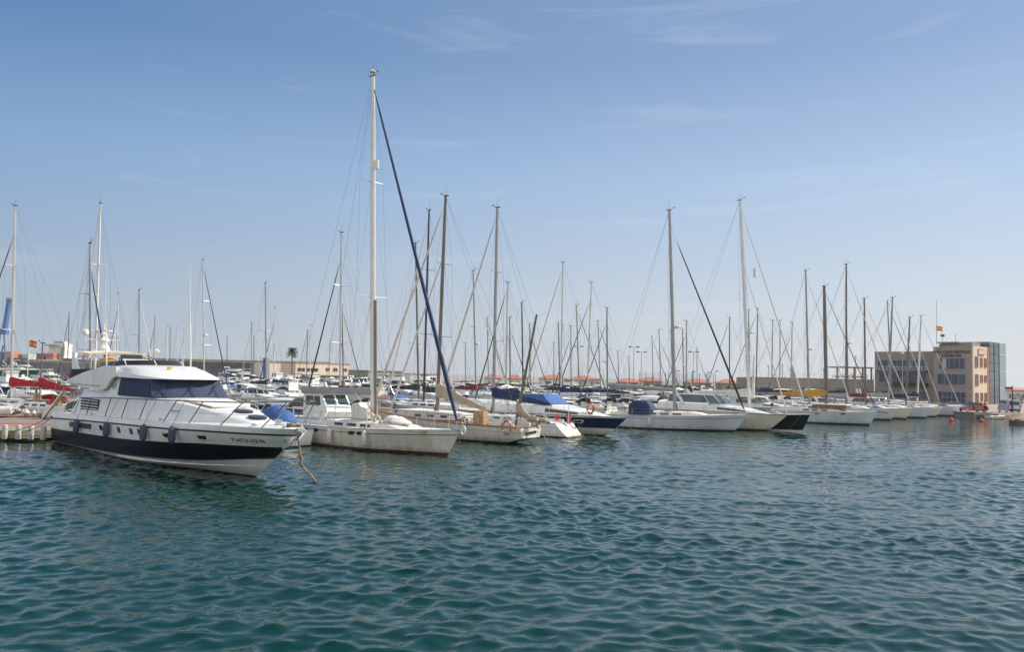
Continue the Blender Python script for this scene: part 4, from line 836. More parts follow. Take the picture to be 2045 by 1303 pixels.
# mast head x, y; mast x at deck height; way the bow points; furled sail; boom cover; mast; spreaders; row (0 = choose); label
SB = [
 (24, 412, 22, 'L', 'i', 'r', 'a', 2, 47, 'grey hulled sloop with long red boom cover beside the striped pontoon'),
 (198, 408, 187, 'L', 'o', 'y', 'w', 2, 42, 'sloop whose tall white mast stands behind the yacht radar dome'),
 (177, 487, 181, 'R', 'b', 'y', 'g', 2, 0, 'sloop with blue furled foresail crossing the tall white mast'),
 (135, 627, 134, 'L', 'k', 'r', 'b', 0, 0, 'sloop with bare brown mast before the white ship tower'),
 (236, 587, 231, 'L', 'i', 'o', 'w', 1, 0, 'sloop with thin wine red furled foresail above the cream bimini'),
 (278, 580, 278, 'R', 'w', 'y', 'g', 1, 0, 'sloop with pale foresail above the yacht flybridge screen'),
 (309, 632, 306, 'L', 'k', 'n', 'g', 0, 0, 'small sloop with dark forestay above the flybridge screen'),
 (334, 652, 333, 'R', 'o', 'k', 'w', 0, 0, 'far sloop, first of two close thin pale masts over the breakwater'),
 (340, 655, 339, 'L', 'o', 'n', 'g', 0, 0, 'far sloop, second and darker of two close thin masts over the breakwater'),
 (354, 655, 354, 'R', 'w', 'y', 'w', 0, 0, 'far sloop with very thin white mast near the bare whip aerial'),
 (367, 658, 366, 'L', 'w', 'n', 'w', 0, 0, 'far sloop with white foresail leaning towards the whip aerial'),
 (402, 520, 408, 'R', 'n', 'y', 'a', 2, 66, 'sloop with radar on its mast and long navy foresail behind the yacht cabin'),
 (453, 672, 453, 'L', 'o', 'k', 'k', 0, 0, 'small sloop with a bare black mast standing alone over the breakwater'),
 (500, 645, 501, 'L', 'w', 'n', 'g', 0, 0, 'sloop with grey mast next to the white flybridge boat'),
 (507, 672, 507, 'R', 'w', 'i', 'k', 0, 0, 'short black masted sloop close to the white flybridge boat'),
 (530, 566, 532, 'R', 'o', 'k', 'g', 1, 66, 'grey sloop with blue sprayhood and near black boom cover'),
 (549, 615, 546, 'L', 'n', 'n', 'w', 1, 0, 'sloop with white mast and dark foresail before the cream shed'),
 (614, 660, 612, 'L', 'k', 'n', 'k', 0, 0, 'sloop with short dark mast just beyond the palm tree'),
 (620, 650, 619, 'R', 'o', 'y', 'w', 1, 0, 'sloop with white mast just beyond the palm tree'),
 (659, 680, 657, 'L', 'o', 'k', 'g', 0, 0, 'small sloop before the long cream building'),
 (682, 465, 679, 'L', 'k', 'n', 'a', 2, 31, 'sloop with black furled foresail and navy boom cover behind the tall sloop'),
 (683, 612, 686, 'R', 'g', 'B', 'b', 1, 0, 'brown masted sloop with dark green foresail beside the black foresail sloop'),
 (830, 486, 836, 'R', 'w', 'k', 'b', 2, 0, 'dark brown masted sloop with white furled foresail beyond the ketch'),
 (857, 420, 846, 'L', 'w', 'k', 'k', 2, 0, 'sloop with tall black carbon mast next to the ketch'),
 (945, 541, 951, 'R', 'w', 'i', 'g', 1, 0, 'sloop with radar and wine red boom cover between the two stern out boats'),
 (1014, 565, 1010, 'L', 'g', 'b', 'a', 1, 0, 'sloop with dark green foresail and blue boom cover'),
 (1018, 635, 1019, 'R', 'k', 'g', 'b', 0, 0, 'short brown masted sloop with dark green boom cover'),
 (1042, 605, 1045, 'R', 'o', 'g', 'k', 0, 0, 'sloop with bare black mast near the leaning mizzen'),
 (1058, 648, 1059, 'R', 'k', 'n', 'k', 0, 0, 'short black masted sloop behind the leaning mizzen'),
 (973, 635, 976, 'R', 'k', 'i', 'g', 0, 0, 'short grey masted sloop between two white foresails'),
 (929, 686, 930, 'L', 'o', 'k', 'g', 0, 0, 'very short masted far sloop beyond the ketch boom'),
 (1124, 525, 1120, 'L', 't', 'n', 'a', 1, 0, 'tallest masted sloop before the orange roofed houses, tan foresail'),
 (1115, 645, 1119, 'R', 'o', 'k', 'b', 0, 0, 'sloop whose mast almost touches the tan foresail mast'),
 (1106, 686, 1106, 'L', 'w', 'n', 'g', 0, 0, 'short masted far sloop before the first orange roof'),
 (1140, 652, 1141, 'L', 'k', 'k', 'g', 0, 0, 'thin grey masted sloop between two orange roofs'),
 (1151, 611, 1158, 'R', 'n', 'k', 'g', 1, 0, 'grey masted sloop with navy foresail crossing another navy foresail'),
 (1181, 565, 1172, 'L', 'n', 'n', 'a', 1, 0, 'leaning silver masted sloop with long navy foresail before the second orange roof'),
 (1194, 642, 1200, 'R', 'k', 'n', 'g', 0, 0, 'grey masted sloop beside the cream gable'),
 (1212, 616, 1213, 'L', 'n', 'n', 'b', 1, 0, 'thick brown masted sloop with radar and broad white spreaders'),
 (1234, 702, 1236, 'R', 'w', 'y', 'g', 0, 0, 'short masted sloop with pale foresail beside the brown masted one'),
 (1256, 714, 1257, 'L', 'o', 'n', 'k', 0, 0, 'shortest dark mast near the floodlight poles'),
 (1302, 672, 1305, 'R', 'k', 'i', 'g', 0, 0, 'first of three evenly spaced short masts before the sports court'),
 (1316, 660, 1321, 'R', 'k', 'k', 'g', 0, 0, 'second of three evenly spaced short masts before the sports court'),
 (1340, 658, 1344, 'R', 'w', 'n', 'g', 0, 0, 'third of three evenly spaced short masts before the sports court'),
 (1371, 642, 1371, 'L', 'k', 'n', 'g', 0, 0, 'tallest short mast just past the long white sloop mast'),
 (1363, 658, 1366, 'L', 'o', 'k', 'b', 0, 0, 'brown mast hugging the long white sloop mast'),
 (1392, 695, 1392, 'R', 'k', 'n', 'g', 0, 0, 'very short mast under the black furled foresail'),
 (1457, 635, 1457, 'L', 'k', 'y', 'b', 0, 0, 'brown masted sloop between the black foresail and the green cutter mast'),
 (1495, 620, 1497, 'R', 'o', 'k', 'k', 0, 0, 'black masted sloop touching the green cutter mast'),
 (1513, 617, 1510, 'L', 'k', 'n', 'b', 0, 0, 'brown masted sloop between two white foresails of the cutter'),
 (1543, 640, 1541, 'L', 'w', 'k', 'g', 0, 0, 'first of three grey masts before the long terrace wall'),
 (1558, 640, 1557, 'R', 'o', 'n', 'g', 0, 0, 'second of three grey masts before the long terrace wall'),
 (1582, 645, 1580, 'L', 'k', 'y', 'g', 0, 0, 'third of three grey masts before the long terrace wall, by the banner'),
 (1772, 602, 1782, 'R', 'k', 'n', 'b', 1, 0, 'brown masted sloop with dark foresail before the recessed clubhouse wing'),
 (1690, 602, 1694, 'R', 'o', 'k', 'b', 0, 0, 'brown masted sloop close beside the tallest end row mast'),
]
for i, (xt, yt, xb, dr, fu, cv, mc, spr, k, lab) in enumerate(SB):
    my = tab(MAXY, xb); best = None
    for kk in ([k] if k else ([31, 84, 136, 190, 44] if dr == 'L' else [66, 118, 170, 46, 38])):
        Y = row_y(xb, kk)
        if Y < 0 or Y > my: Y = my - 6; pen = 6
        else: pen = 0
        h = EYE + (hz(xt) - yt) / f_px * Y
        sc = abs(h - 13.5) + pen
        if best is None or sc < best[0]: best = (sc, Y, h)
    Y0, h = best[1], best[2]
    for dY in ([0] if k else [0, 3, -3, 6, -6, 9, -9, 12, -12, 16, -16, 20, -20, 25, -25, 30, -30]):
        Y = Y0 + dY
        if Y > my: continue
        h = EYE + (hz(xt) - yt) / f_px * Y
        a = rnd.uniform(-.05, .05); e = unit((-.95, .31)) if i == 0 else unit((.76 + a, -.65 + a)) if dr == 'R' else unit((-.76 - a, .65 - a))
        p = far(xb, hz(xb) + 3.2 * f_px / Y, Y); L = min(13.2, max(7.2, h * .74)); B = .25 * L + .6
        ok_ = not clash((p.x, p.y), e, -.56 * L, .44 * L, B)
        if ok_: break
    if not ok_: Y = Y0; p = far(xb, hz(xb) + 3.2 * f_px / Y, Y); h = EYE + (hz(xt) - yt) / f_px * Y
    s_, z_ = side(xt, yt, (p.x, p.y), e); busy((p.x, p.y), e, -.56 * L, .44 * L, B)
    near = Y < 95
    col = [white, white, pale, cream, dirty, white, navyh][(i * 5 + 2) % 7] if i not in (0, 15) else pale
    fb = .085 * L + .35
    sailboat('sailboat', lab, (p.x, p.y), hd(e), .44 * L - .5, -.56 * L, B, fb, fb * .82, z_, rake=max(-.8, min(1.9, -s_)), col=col, stripe_m=[stripe, cgrey, stripe, redh][i % 4], over=.7, rev=.5 if i % 3 else -.4,
        furl=CO[fu], furl_r=.085 if near else .075, furl_top=.95, frac=.97 if i % 2 else .86, cover=CO[cv], coverh=.46 if i == 0 else .36, spr=spr, mm=MC[mc], mr=.1 if near else .085, det=1 if near else 0,
        hood=cred if i == 0 else [cnavy, cdark, cdark, cnavy, cblue, None][i % 6], bim=[None, cnavy, cdark, None, cwhite][i % 5] if Y < 150 else None, radar=(i in (11, 24, 38)), rigr=.010 if near else .009)
# small craft along the same pontoons
kinds = [('cruiser', None, white, white, 'small white cabin cruiser moored on the back pontoons', 'cabin cruisers on the back pontoons'),
         ('covered', cblue, white, white, 'small white motorboat under blue cover on the back pontoons', 'blue covered boats on the back pontoons'),
         ('flybridge', None, white, white, 'white flybridge boat moored on the back pontoons', 'flybridge boats on the back pontoons'),
         ('pilothouse', None, white, white, 'small white wheelhouse boat on the back pontoons', 'wheelhouse boats on the back pontoons'),
         ('open', cnavy, white, white, 'open white boat with navy bimini on the back pontoons', 'open boats on the back pontoons'),
         ('covered', cdark, navyh, white, 'dark hulled boat under a charcoal cover on the back pontoons', 'charcoal covered boats on the back pontoons'),
         ('hardtop', None, white, cream, 'white and cream hardtop boat on the back pontoons', 'hardtop boats on the back pontoons')]
n_small = 0; proto = {}; USED = {}
SHORT = ['white cabin cruiser', 'blue covered white boat', 'white flybridge boat', 'white wheelhouse boat', 'open boat with navy bimini', 'charcoal covered dark boat', 'cream topped hardtop boat']
MARKS = [(240, 'yacht hardtop'), (300, 'yacht flybridge screen'), (345, 'two close thin masts'), (405, 'radar mast beyond the yacht'), (453, 'lone black mast'), (500, 'blue feather banner'), (532, 'near black boom cover'), (583, 'palm tree'), (635, 'long cream building'), (680, 'black furled foresail foot'), (745, 'tallest mast'), (790, 'ketch inner foresail'), (845, 'black carbon mast'), (885, 'blue furled foresail foot'), (930, 'ketch boom end'), (990, 'navy boom cover'),
         (1045, 'leaning mizzen'), (1120, 'tan foresail mast'), (1172, 'leaning silver mast'), (1213, 'thick brown radar mast'), (1265, 'floodlight poles'), (1305, 'green sports fence'), (1356, 'long white sloop mast'), (1420, 'black furled foresail'), (1497, 'green cutter mast'), (1580, 'pale blue banner'), (1650, 'yellow sail cover'), (1715, 'terrace pergola')]
ROWN = {32: 'first', 60: 'second', 90: 'third', 110: 'fourth', 141: 'fifth', 160: 'sixth', 196: 'last'}
for k, dr in ((32, 'L'), (60, 'R'), (90, 'L'), (110, 'R'), (141, 'L'), (160, 'R'), (196, 'L')):
    s = -60.0
    while s < 330:
        s += rnd.uniform(3.6, 4.8)
        x = -10.6 + .661 * s - .75 * k; y = 35.7 + .75 * s + .661 * k
        px = CX + f_px * x / y if y > 0 else -99
        if not (-30 < px < 1760) or y > tab(MAXY, px) or y < 48: continue
        if k == 32 and px < 230: continue
        if rnd.random() < (.08 if px > 420 else .4): continue
        kd = rnd.choice([0, 0, 1, 1, 4, 5, 5, 6] if k < 75 else [0, 0, 1, 2, 3, 4, 5, 6]); L = rnd.uniform(6.5, 9.5) * (1.15 if kd == 2 else 1); B = .28 * L + .45
        a = rnd.uniform(-.05, .05); e = unit((.76 + a, -.65 + a)) if dr == 'R' else unit((-.76 - a, .65 - a)); loc = (x + e[0] * L * .5, y + e[1] * L * .5)
        if clash(loc, e, -L, .8, B): continue
        st_, cn, hc, tp, lb, gr = kinds[kd]; n_small += 1
        if kd in proto:                          # a copy of the first boat of its kind
            T = copy_tree(proto[kd]); T.location = (loc[0], loc[1], 0); T.rotation_euler = (0, 0, hd(e)); sc = L / 8.0
        else:
            T, S = motorboat('motorboat', lb, loc, hd(e), 8.0, 2.75, 1.35, 1.1, col=hc, top=tp, style=st_, canopy=cn, group=gr, det=1, rail=True); proto[kd] = T; sc = L / 8.0
        pm = CX + f_px * loc[0] / loc[1]; mk = min(MARKS, key=lambda q: abs(q[0] - pm))[1]; lab_ = SHORT[kd] + ', ' + ROWN[k] + ' back row, near the ' + mk
        if lab_ in USED: lab_ = lab_.replace('near', 'past another near')
        USED[lab_] = 1; T['label'] = lab_
        T.scale = (sc, sc, sc); busy(loc, e, -L, .8, B)
print('small craft', n_small)
def special(px, py, Y, lab, style, L, e=(.8, -.6), **kw):
    p = far(px, py, Y); e = unit(e); return motorboat(kw.pop('nm', 'motorboat'), lab, (p.x, p.y), hd(e), L, L * .3, L * .13 + .3, L * .1 + .3, style=style, det=0, **kw)
special(510, 745, 285, 'big white flybridge yacht near the blue banner', 'flybridge', 15, (.9, -.4))
special(470, 752, 270, 'red and white wheelhouse boat beside the big white flybridge yacht', 'pilothouse', 9, (.95, -.3), col=redh, stripe_m=white)
special(72, 747, 330, 'green hulled fishing boat with white wheelhouse before the grey quay', 'pilothouse', 16, (.97, .1), col=cgreen)
special(90, 745, 345, 'white fishing boat behind the green hulled one', 'flybridge', 14, (.97, .1))
special(118, 752, 250, 'low white fishing boat nearer than the green hulled one', 'pilothouse', 9, (.95, -.2))
special(62, 752, 225, 'dark low workboat on the open channel', 'open', 6, (.9, -.3), col=cdark)
# ------------------------------------------------------------------ setting
def noise_mix(m, sc, a, b, lo=.4, hi=.6): pass
conc = mat('concrete', (.36, .33, .29), rough=.9, var=.35, sc=.8, bump=.3, bsc=12)
concd = mat('dark quay stone', (.10, .10, .095), rough=.9, var=.5, sc=.6, bump=.4, bsc=3)
brick = None
def brickmat(name, c1, c2, mortar, scale=1.0):
    m = bpy.data.materials.new(name); m.use_nodes = True; N, Lk = m.node_tree.nodes, m.node_tree.links; b = N['Principled BSDF']; b.inputs['Roughness'].default_value = .9
    tc = N.new('ShaderNodeTexCoord'); mp = N.new('ShaderNodeMapping'); mp.inputs['Rotation'].default_value = (PI / 2, 0, 0)
    sp = N.new('ShaderNodeSeparateXYZ'); cb = N.new('ShaderNodeCombineXYZ'); ad = N.new('ShaderNodeMath'); ad.operation = 'ADD'
    Lk.new(tc.outputs['Object'], sp.inputs[0]); Lk.new(sp.outputs['X'], ad.inputs[0]); Lk.new(sp.outputs['Y'], ad.inputs[1]); Lk.new(ad.outputs[0], cb.inputs['X']); Lk.new(sp.outputs['Z'], cb.inputs['Y'])
    br = N.new('ShaderNodeTexBrick'); br.inputs['Color1'].default_value = (*c1, 1); br.inputs['Color2'].default_value = (*c2, 1); br.inputs['Mortar'].default_value = (*mortar, 1)
    br.inputs['Scale'].default_value = scale; br.inputs['Mortar Size'].default_value = .012; br.inputs['Brick Width'].default_value = .9; br.inputs['Row Height'].default_value = .35
    Lk.new(cb.outputs[0], br.inputs['Vector']); Lk.new(br.outputs['Color'], b.inputs['Base Color']); return m
brick = brickmat('brown brick', (.29, .245, .215), (.24, .205, .18), (.32, .28, .25))
stucco = mat('cream stucco', (.66, .52, .40), rough=.9, var=.12, sc=.6)
creamw = mat('cream plaster', (.62, .52, .42), rough=.9, var=.15, sc=.3)
whitew = mat('white plaster', (.68, .66, .62), rough=.9, var=.15, sc=.3)
redtrim = mat('terracotta render', (.45, .13, .09), rough=.8)
tile = mat('roof tiles', (.42, .16, .10), rough=.85, var=.35, sc=1.2, st=(1, 1, 1), bump=.4, bsc=8)
bglass = mat('building glass', (.02, .05, .12), rough=.05, spec=.5, var=.6, sc=.35)
tglass = mat('tower glass', (.05, .10, .12), rough=.04, spec=1.0, var=.5, sc=.3)
asph = mat('quay paving', (.30, .27, .235), rough=.9, var=.25, sc=.4, bump=.2, bsc=10)
# water: one sheet of real waves near the viewer, flat beyond
def water():
    def axis(a, b, fine0, fine1, d, g):
        xs = list(np.arange(fine0, fine1 + 1e-6, d)); x = fine1; s = d
        while x < b: s *= g; x += s; xs.append(x)
        x = fine0; s = d; pre = []
        while x > a: s *= g; x -= s; pre.append(x)
        return np.array(pre[::-1] + xs)
    ys = [6.0]; 
    while ys[-1] < 95: ys.append(ys[-1] + max(.038, .038 * (ys[-1] / 16) ** 1.2))
    s = ys[-1] - ys[-2]
    while ys[-1] < 4000: s *= 1.25; ys.append(ys[-1] + s)
    pre = [6.0]; s = .06
    while pre[-1] > -120: s *= 1.5; pre.append(pre[-1] - s)
    ys = np.array(pre[:0:-1] + ys); xs = axis(-4000, 4000, -20, 22, .055, 1.05)
    X, Y = np.meshgrid(xs, ys); r = np.random.RandomState(11); Z = np.zeros_like(X); DX = np.zeros_like(X); DY = np.zeros_like(X)
    amp = .0
    for lam, n in ((2.2, 3), (1.05, 7), (.62, 12), (.40, 24), (.26, 30), (.17, 26)):
        for _ in range(n):
            th_ = -PI / 2 + .28 + r.normal(0, .85); l = lam * r.uniform(.75, 1.3); k = 2 * PI / l; a = {2.2: .003, 1.05: .0085, .62: .0135, .40: .0185, .26: .0195, .17: .0145}[lam] * l * r.uniform(.5, 1.2) / math.sqrt(n / 5); p0 = r.uniform(0, 2 * PI)
            ph_ = k * (X * math.cos(th_) + Y * math.sin(th_)) + p0
            ok = np.clip((l / 2.2 - np.maximum(.055, .038 * (np.maximum(Y, 1) / 16) ** 1.2) * 1.3) / .2, 0, 1)
            Z += a * np.cos(ph_) * ok; DX -= a * 1.1 * math.cos(th_) * np.sin(ph_) * ok; DY -= a * 1.1 * math.sin(th_) * np.sin(ph_) * ok
    fade = np.clip((95 - Y) / 30, 0, 1) * np.clip((X + 46) / 14, 0, 1) * np.clip((62 - X) / 14, 0, 1) * np.clip((Y - 4) / 2, 0, 1)
    env = 1 + .3 * np.sin(X * .21 + Y * .13 + 1) * np.sin(Y * .17 - X * .09) + .25 * np.sin(X * .47 - Y * .31) * np.sin(Y * .53 + X * .22 + 2)
    fade *= env
    co = np.stack([X + DX * fade, Y + DY * fade, Z * fade], -1).reshape(-1, 3).astype(np.float32)
    ny, nx = X.shape; idx = np.arange(ny * nx).reshape(ny, nx); q = np.stack([idx[:-1, :-1], idx[:-1, 1:], idx[1:, 1:], idx[1:, :-1]], -1).reshape(-1, 4)
    me = bpy.data.meshes.new('water'); me.vertices.add(len(co)); me.vertices.foreach_set('co', co.ravel()); me.loops.add(q.size); me.loops.foreach_set('vertex_index', q.ravel().astype(np.int32))
    me.polygons.add(len(q)); me.polygons.foreach_set('loop_start', np.arange(0, q.size, 4, dtype=np.int32)); me.polygons.foreach_set('loop_total', np.full(len(q), 4, dtype=np.int32)); me.polygons.foreach_set('use_smooth', np.ones(len(q), bool)); me.update(); me.validate()
    m = bpy.data.materials.new('harbour water'); m.use_nodes = True; N, Lk = m.node_tree.nodes, m.node_tree.links; b = N['Principled BSDF']
    b.inputs['Base Color'].default_value = (.004, .052, .046, 1); b.inputs['Roughness'].default_value = .04; b.inputs['IOR'].default_value = 1.333
    tc = N.new('ShaderNodeTexCoord'); prev = None
    for sc, dist, stt in ((7.0, .0028, (.9, 1.4, 1)), (2.6, .009, (.8, 1.4, 1)), (.9, .026, (.7, 1.4, 1))):
        mp = N.new('ShaderNodeMapping'); mp.inputs['Scale'].default_value = stt; mp.inputs['Rotation'].default_value = (0, 0, .25); Lk.new(tc.outputs['Object'], mp.inputs[0])
        nz = N.new('ShaderNodeTexNoise'); nz.inputs['Scale'].default_value = sc; nz.inputs['Detail'].default_value = 3; Lk.new(mp.outputs[0], nz.inputs['Vector'])
        bp = N.new('ShaderNodeBump'); bp.inputs['Strength'].default_value = 1; bp.inputs['Distance'].default_value = dist; Lk.new(nz.outputs['Fac'], bp.inputs['Height'])
        if prev: Lk.new(prev.outputs[0], bp.inputs['Normal'])
        prev = bp
    Lk.new(prev.outputs[0], b.inputs['Normal'])
    nz = N.new('ShaderNodeTexNoise'); nz.inputs['Scale'].default_value = .03; Lk.new(tc.outputs['Object'], nz.inputs['Vector']); cr = N.new('ShaderNodeValToRGB')
    cr.color_ramp.elements[0].color = (.0008, .024, .019, 1); cr.color_ramp.elements[1].color = (.0014, .034, .0255, 1); Lk.new(nz.outputs['Fac'], cr.inputs[0]); Lk.new(cr.outputs[0], b.inputs['Base Color'])
    me.materials.append(m); o = bpy.data.objects.new('water', me); link(o); o['kind'] = 'structure'
water()
# land: the quay that closes the harbour
QZ = .65
poly = [(65.5, 117), (59, 150), (50, 176), (38, 190), (10, 240), (-20, 248), (-60, 300), (-105, 305), (-110, 420), (-420, 445), (-900, 700), (-900, 1500), (1500, 1500), (1500, 120), (78, 117)]
MB().prism(poly, -3, QZ, axis='z').build('quay', asph)['kind'] = 'structure'
b = MB()
for (x0, y0), (x1, y1) in zip(poly[:-6], poly[1:-5]):
    d = math.hypot(x1 - x0, y1 - y0); b.box(((x0 + x1) / 2, (y0 + y1) / 2, QZ + .06), (d, .5, .14), math.atan2(y1 - y0, x1 - x0))
b.box((400, 117.6, QZ + .06), (669, .5, .14)).build('quay_kerb', conc)['kind'] = 'structure'
MB().box((90, 116.86, -.7), (48.4, .2, 2.2)).build('quay', concd)['kind'] = 'structure'
# sky and sun
SUN_AZ, SUN_EL = math.radians(68), math.radians(40)       # azimuth from +Y towards +X
W_ = bpy.data.worlds.new('World'); scene.world = W_; W_.use_nodes = True; N, Lk = W_.node_tree.nodes, W_.node_tree.links
bg = N['Background']; sk = N.new('ShaderNodeTexSky'); sk.sky_type = 'NISHITA'; sk.sun_disc = False; sk.sun_elevation = SUN_EL; sk.sun_rotation = SUN_AZ; sk.altitude = 0; sk.air_density = 1.0; sk.dust_density = .5; sk.ozone_density = 2.2
tc = N.new('ShaderNodeTexCoord'); mp = N.new('ShaderNodeMapping'); mp.inputs['Scale'].default_value = (2.2, 2.2, 16); mp.inputs['Rotation'].default_value = (.06, -.05, .4); Lk.new(tc.outputs['Generated'], mp.inputs[0])
nz = N.new('ShaderNodeTexNoise'); nz.inputs['Scale'].default_value = 1.7; nz.inputs['Detail'].default_value = 7; nz.inputs['Roughness'].default_value = .55; nz.inputs['Distortion'].default_value = .6; Lk.new(mp.outputs[0], nz.inputs['Vector'])
cr = N.new('ShaderNodeValToRGB'); cr.color_ramp.elements[0].position = .56; cr.color_ramp.elements[1].position = .80; cr.color_ramp.elements[1].color = (.22, .22, .22, 1); Lk.new(nz.outputs['Fac'], cr.inputs[0])
sp = N.new('ShaderNodeSeparateXYZ'); Lk.new(tc.outputs['Generated'], sp.inputs[0])
gr = N.new('ShaderNodeValToRGB'); Lk.new(sp.outputs['Z'], gr.inputs[0]); E_ = gr.color_ramp.elements
def fill_(E_, L):
    for p_, c_ in L: el = E_.new(p_) if 0 < p_ < 1 else E_[0 if p_ == 0 else -1]; el.position = p_; el.color = (*c_, 1)
fill_(E_, ((0.0, (.35, .43, .54)), (.10, (.33, .42, .56)), (.235, (.215, .375, .62)), (.36, (.09, .225, .46)), (.55, (.08, .18, .38)), (1.0, (.09, .18, .36))))
g2 = N.new('ShaderNodeValToRGB'); Lk.new(sp.outputs['Z'], g2.inputs[0]); fill_(g2.color_ramp.elements, ((0.0, (.64, .65, .70)), (.10, (.60, .66, .74)), (.23, (.45, .59, .79)), (.36, (.285, .41, .65)), (1.0, (.14, .24, .44))))
vs_ = N.new('ShaderNodeVectorMath'); vs_.operation = 'DOT_PRODUCT'; vs_.inputs[1].default_value = (math.sin(SUN_AZ), math.cos(SUN_AZ), 0); Lk.new(tc.outputs['Generated'], vs_.inputs[0])
sr = N.new('ShaderNodeMapRange'); Lk.new(vs_.outputs['Value'], sr.inputs[0]); sr.inputs[1].default_value = -.25; sr.inputs[2].default_value = .78
m0 = N.new('ShaderNodeMixRGB'); Lk.new(sr.outputs[0], m0.inputs['Fac']); Lk.new(gr.outputs[0], m0.inputs['Color1']); Lk.new(g2.outputs[0], m0.inputs['Color2'])
sc_ = N.new('ShaderNodeVectorMath'); sc_.operation = 'SCALE'; sc_.inputs['Scale'].default_value = 7.2; Lk.new(m0.outputs[0], sc_.inputs[0])
# unseen bright cloud bank added to the rear sky to lift shaded hull sides
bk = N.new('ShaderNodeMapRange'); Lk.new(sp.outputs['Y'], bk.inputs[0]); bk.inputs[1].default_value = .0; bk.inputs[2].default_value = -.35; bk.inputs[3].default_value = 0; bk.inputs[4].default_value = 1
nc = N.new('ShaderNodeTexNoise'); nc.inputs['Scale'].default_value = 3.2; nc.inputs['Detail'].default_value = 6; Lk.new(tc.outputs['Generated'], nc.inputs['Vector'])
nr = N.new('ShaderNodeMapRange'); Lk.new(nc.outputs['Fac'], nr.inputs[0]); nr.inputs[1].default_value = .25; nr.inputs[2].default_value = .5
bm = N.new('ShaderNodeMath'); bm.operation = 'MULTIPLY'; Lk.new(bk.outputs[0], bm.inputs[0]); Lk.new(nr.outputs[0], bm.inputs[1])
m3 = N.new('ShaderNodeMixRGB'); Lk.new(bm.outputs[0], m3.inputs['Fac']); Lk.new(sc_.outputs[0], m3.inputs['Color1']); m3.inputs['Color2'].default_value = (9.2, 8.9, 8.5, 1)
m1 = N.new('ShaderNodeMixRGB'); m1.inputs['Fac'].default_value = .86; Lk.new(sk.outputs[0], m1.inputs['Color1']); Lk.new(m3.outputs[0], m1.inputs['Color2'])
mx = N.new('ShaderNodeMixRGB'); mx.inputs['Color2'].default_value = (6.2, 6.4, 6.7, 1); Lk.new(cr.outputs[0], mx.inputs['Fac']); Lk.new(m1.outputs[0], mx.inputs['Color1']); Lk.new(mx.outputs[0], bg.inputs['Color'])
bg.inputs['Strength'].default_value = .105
sd = bpy.data.lights.new('sun', 'SUN'); sd.energy = 4.8; sd.angle = math.radians(.5); sd.color = (1, .93, .82); so = bpy.data.objects.new('sun', sd); link(so)
dv = Vector((math.sin(SUN_AZ) * math.cos(SUN_EL), math.cos(SUN_AZ) * math.cos(SUN_EL), math.sin(SUN_EL))); so.rotation_euler = dv.to_track_quat('Z', 'Y').to_euler()
scene.view_settings.view_transform = 'Standard'; scene.view_settings.look = 'None'; scene.view_settings.exposure = .40; scene.view_settings.gamma = 1
scene.cycles.max_bounces = 6; scene.cycles.glossy_bounces = 3; scene.cycles.transmission_bounces = 4; scene.cycles.sample_clamp_indirect = 6

# harbour haze
hz_ = bpy.data.materials.new('harbour haze'); hz_.use_nodes = True; N, Lk = hz_.node_tree.nodes, hz_.node_tree.links; N.remove(N['Principled BSDF'])
pv = N.new('ShaderNodeVolumePrincipled'); pv.inputs['Color'].default_value = (.80, .87, .95, 1); pv.inputs['Density'].default_value = .00013; pv.inputs['Anisotropy'].default_value = .2; Lk.new(pv.outputs[0], N['Material Output'].inputs['Volume'])
MB().box((-50, 1900, 37), (8400, 4400, 86)).build('haze', hz_)['kind'] = 'stuff'
# ------------------------------------------------------------------ pontoons
def u_frame(s, k): return Vector((-10.6 + .661 * s - .75 * k, 35.7 + .75 * s + .661 * k, 0))
stone_g = mat('pontoon edge green', (.25, .26, .15), rough=.9, var=.35, sc=1.2); redst = mat('pontoon stripe red', (.36, .06, .055), rough=.85, var=.3, sc=2)
plank = mat('pontoon planking', (.25, .20, .18), rough=.9, var=.25, sc=1.5, st=(6, .4, 1), bump=.2)
pol = [(-75, 49.4), (-28.9, 49.4), (-25.6, 53.2), (-19.5, 60), (-19.5, 65), (-75, 65)]
T = thing('pontoon', 'wide planked pontoon platform with red stripes and white posts at its edge', 'pontoon', (-30, 49.4, 0))
loc_ = lambda P: [(x + 30, y - 49.4) for x, y in P]
MB().prism(loc_(pol), .30, .62, axis='z').build('platform', plank, T)
MB().prism(loc_([(-75, 49.38), (-28.95, 49.38), (-26.2, 52.6), (-75, 52.6)]), .16, .626, axis='z').build('edge_beam', stone_g, T)
for y, w_ in ((54.6, .9), (63.0, .7)): MB().prism(loc_([(-75, y), (lerp(-26.4, -19.7, min(1, (y - 52) / 8.7)), y), (lerp(-25.8, -19.7, min(1, (y - 52) / 8.7)), y + w_), (-75, y + w_)]), .5, .628, axis='z').build('stripe', redst, T)
MB().prism(loc_([(-75, 63.9), (-19.6, 63.9), (-19.6, 64.9), (-75, 64.9)]), .5, .626, axis='z').build('edge_beam', stone_g, T)
for x in (-45, -38, -33.5, -29.8): MB().tube([(x + 30, .5, -2), (x + 30, .5, .3)], .3, 8).build('pile', concd, T)
MB().box((-20, .3, .0), (40, .3, .4)).build('float', rubber, T)
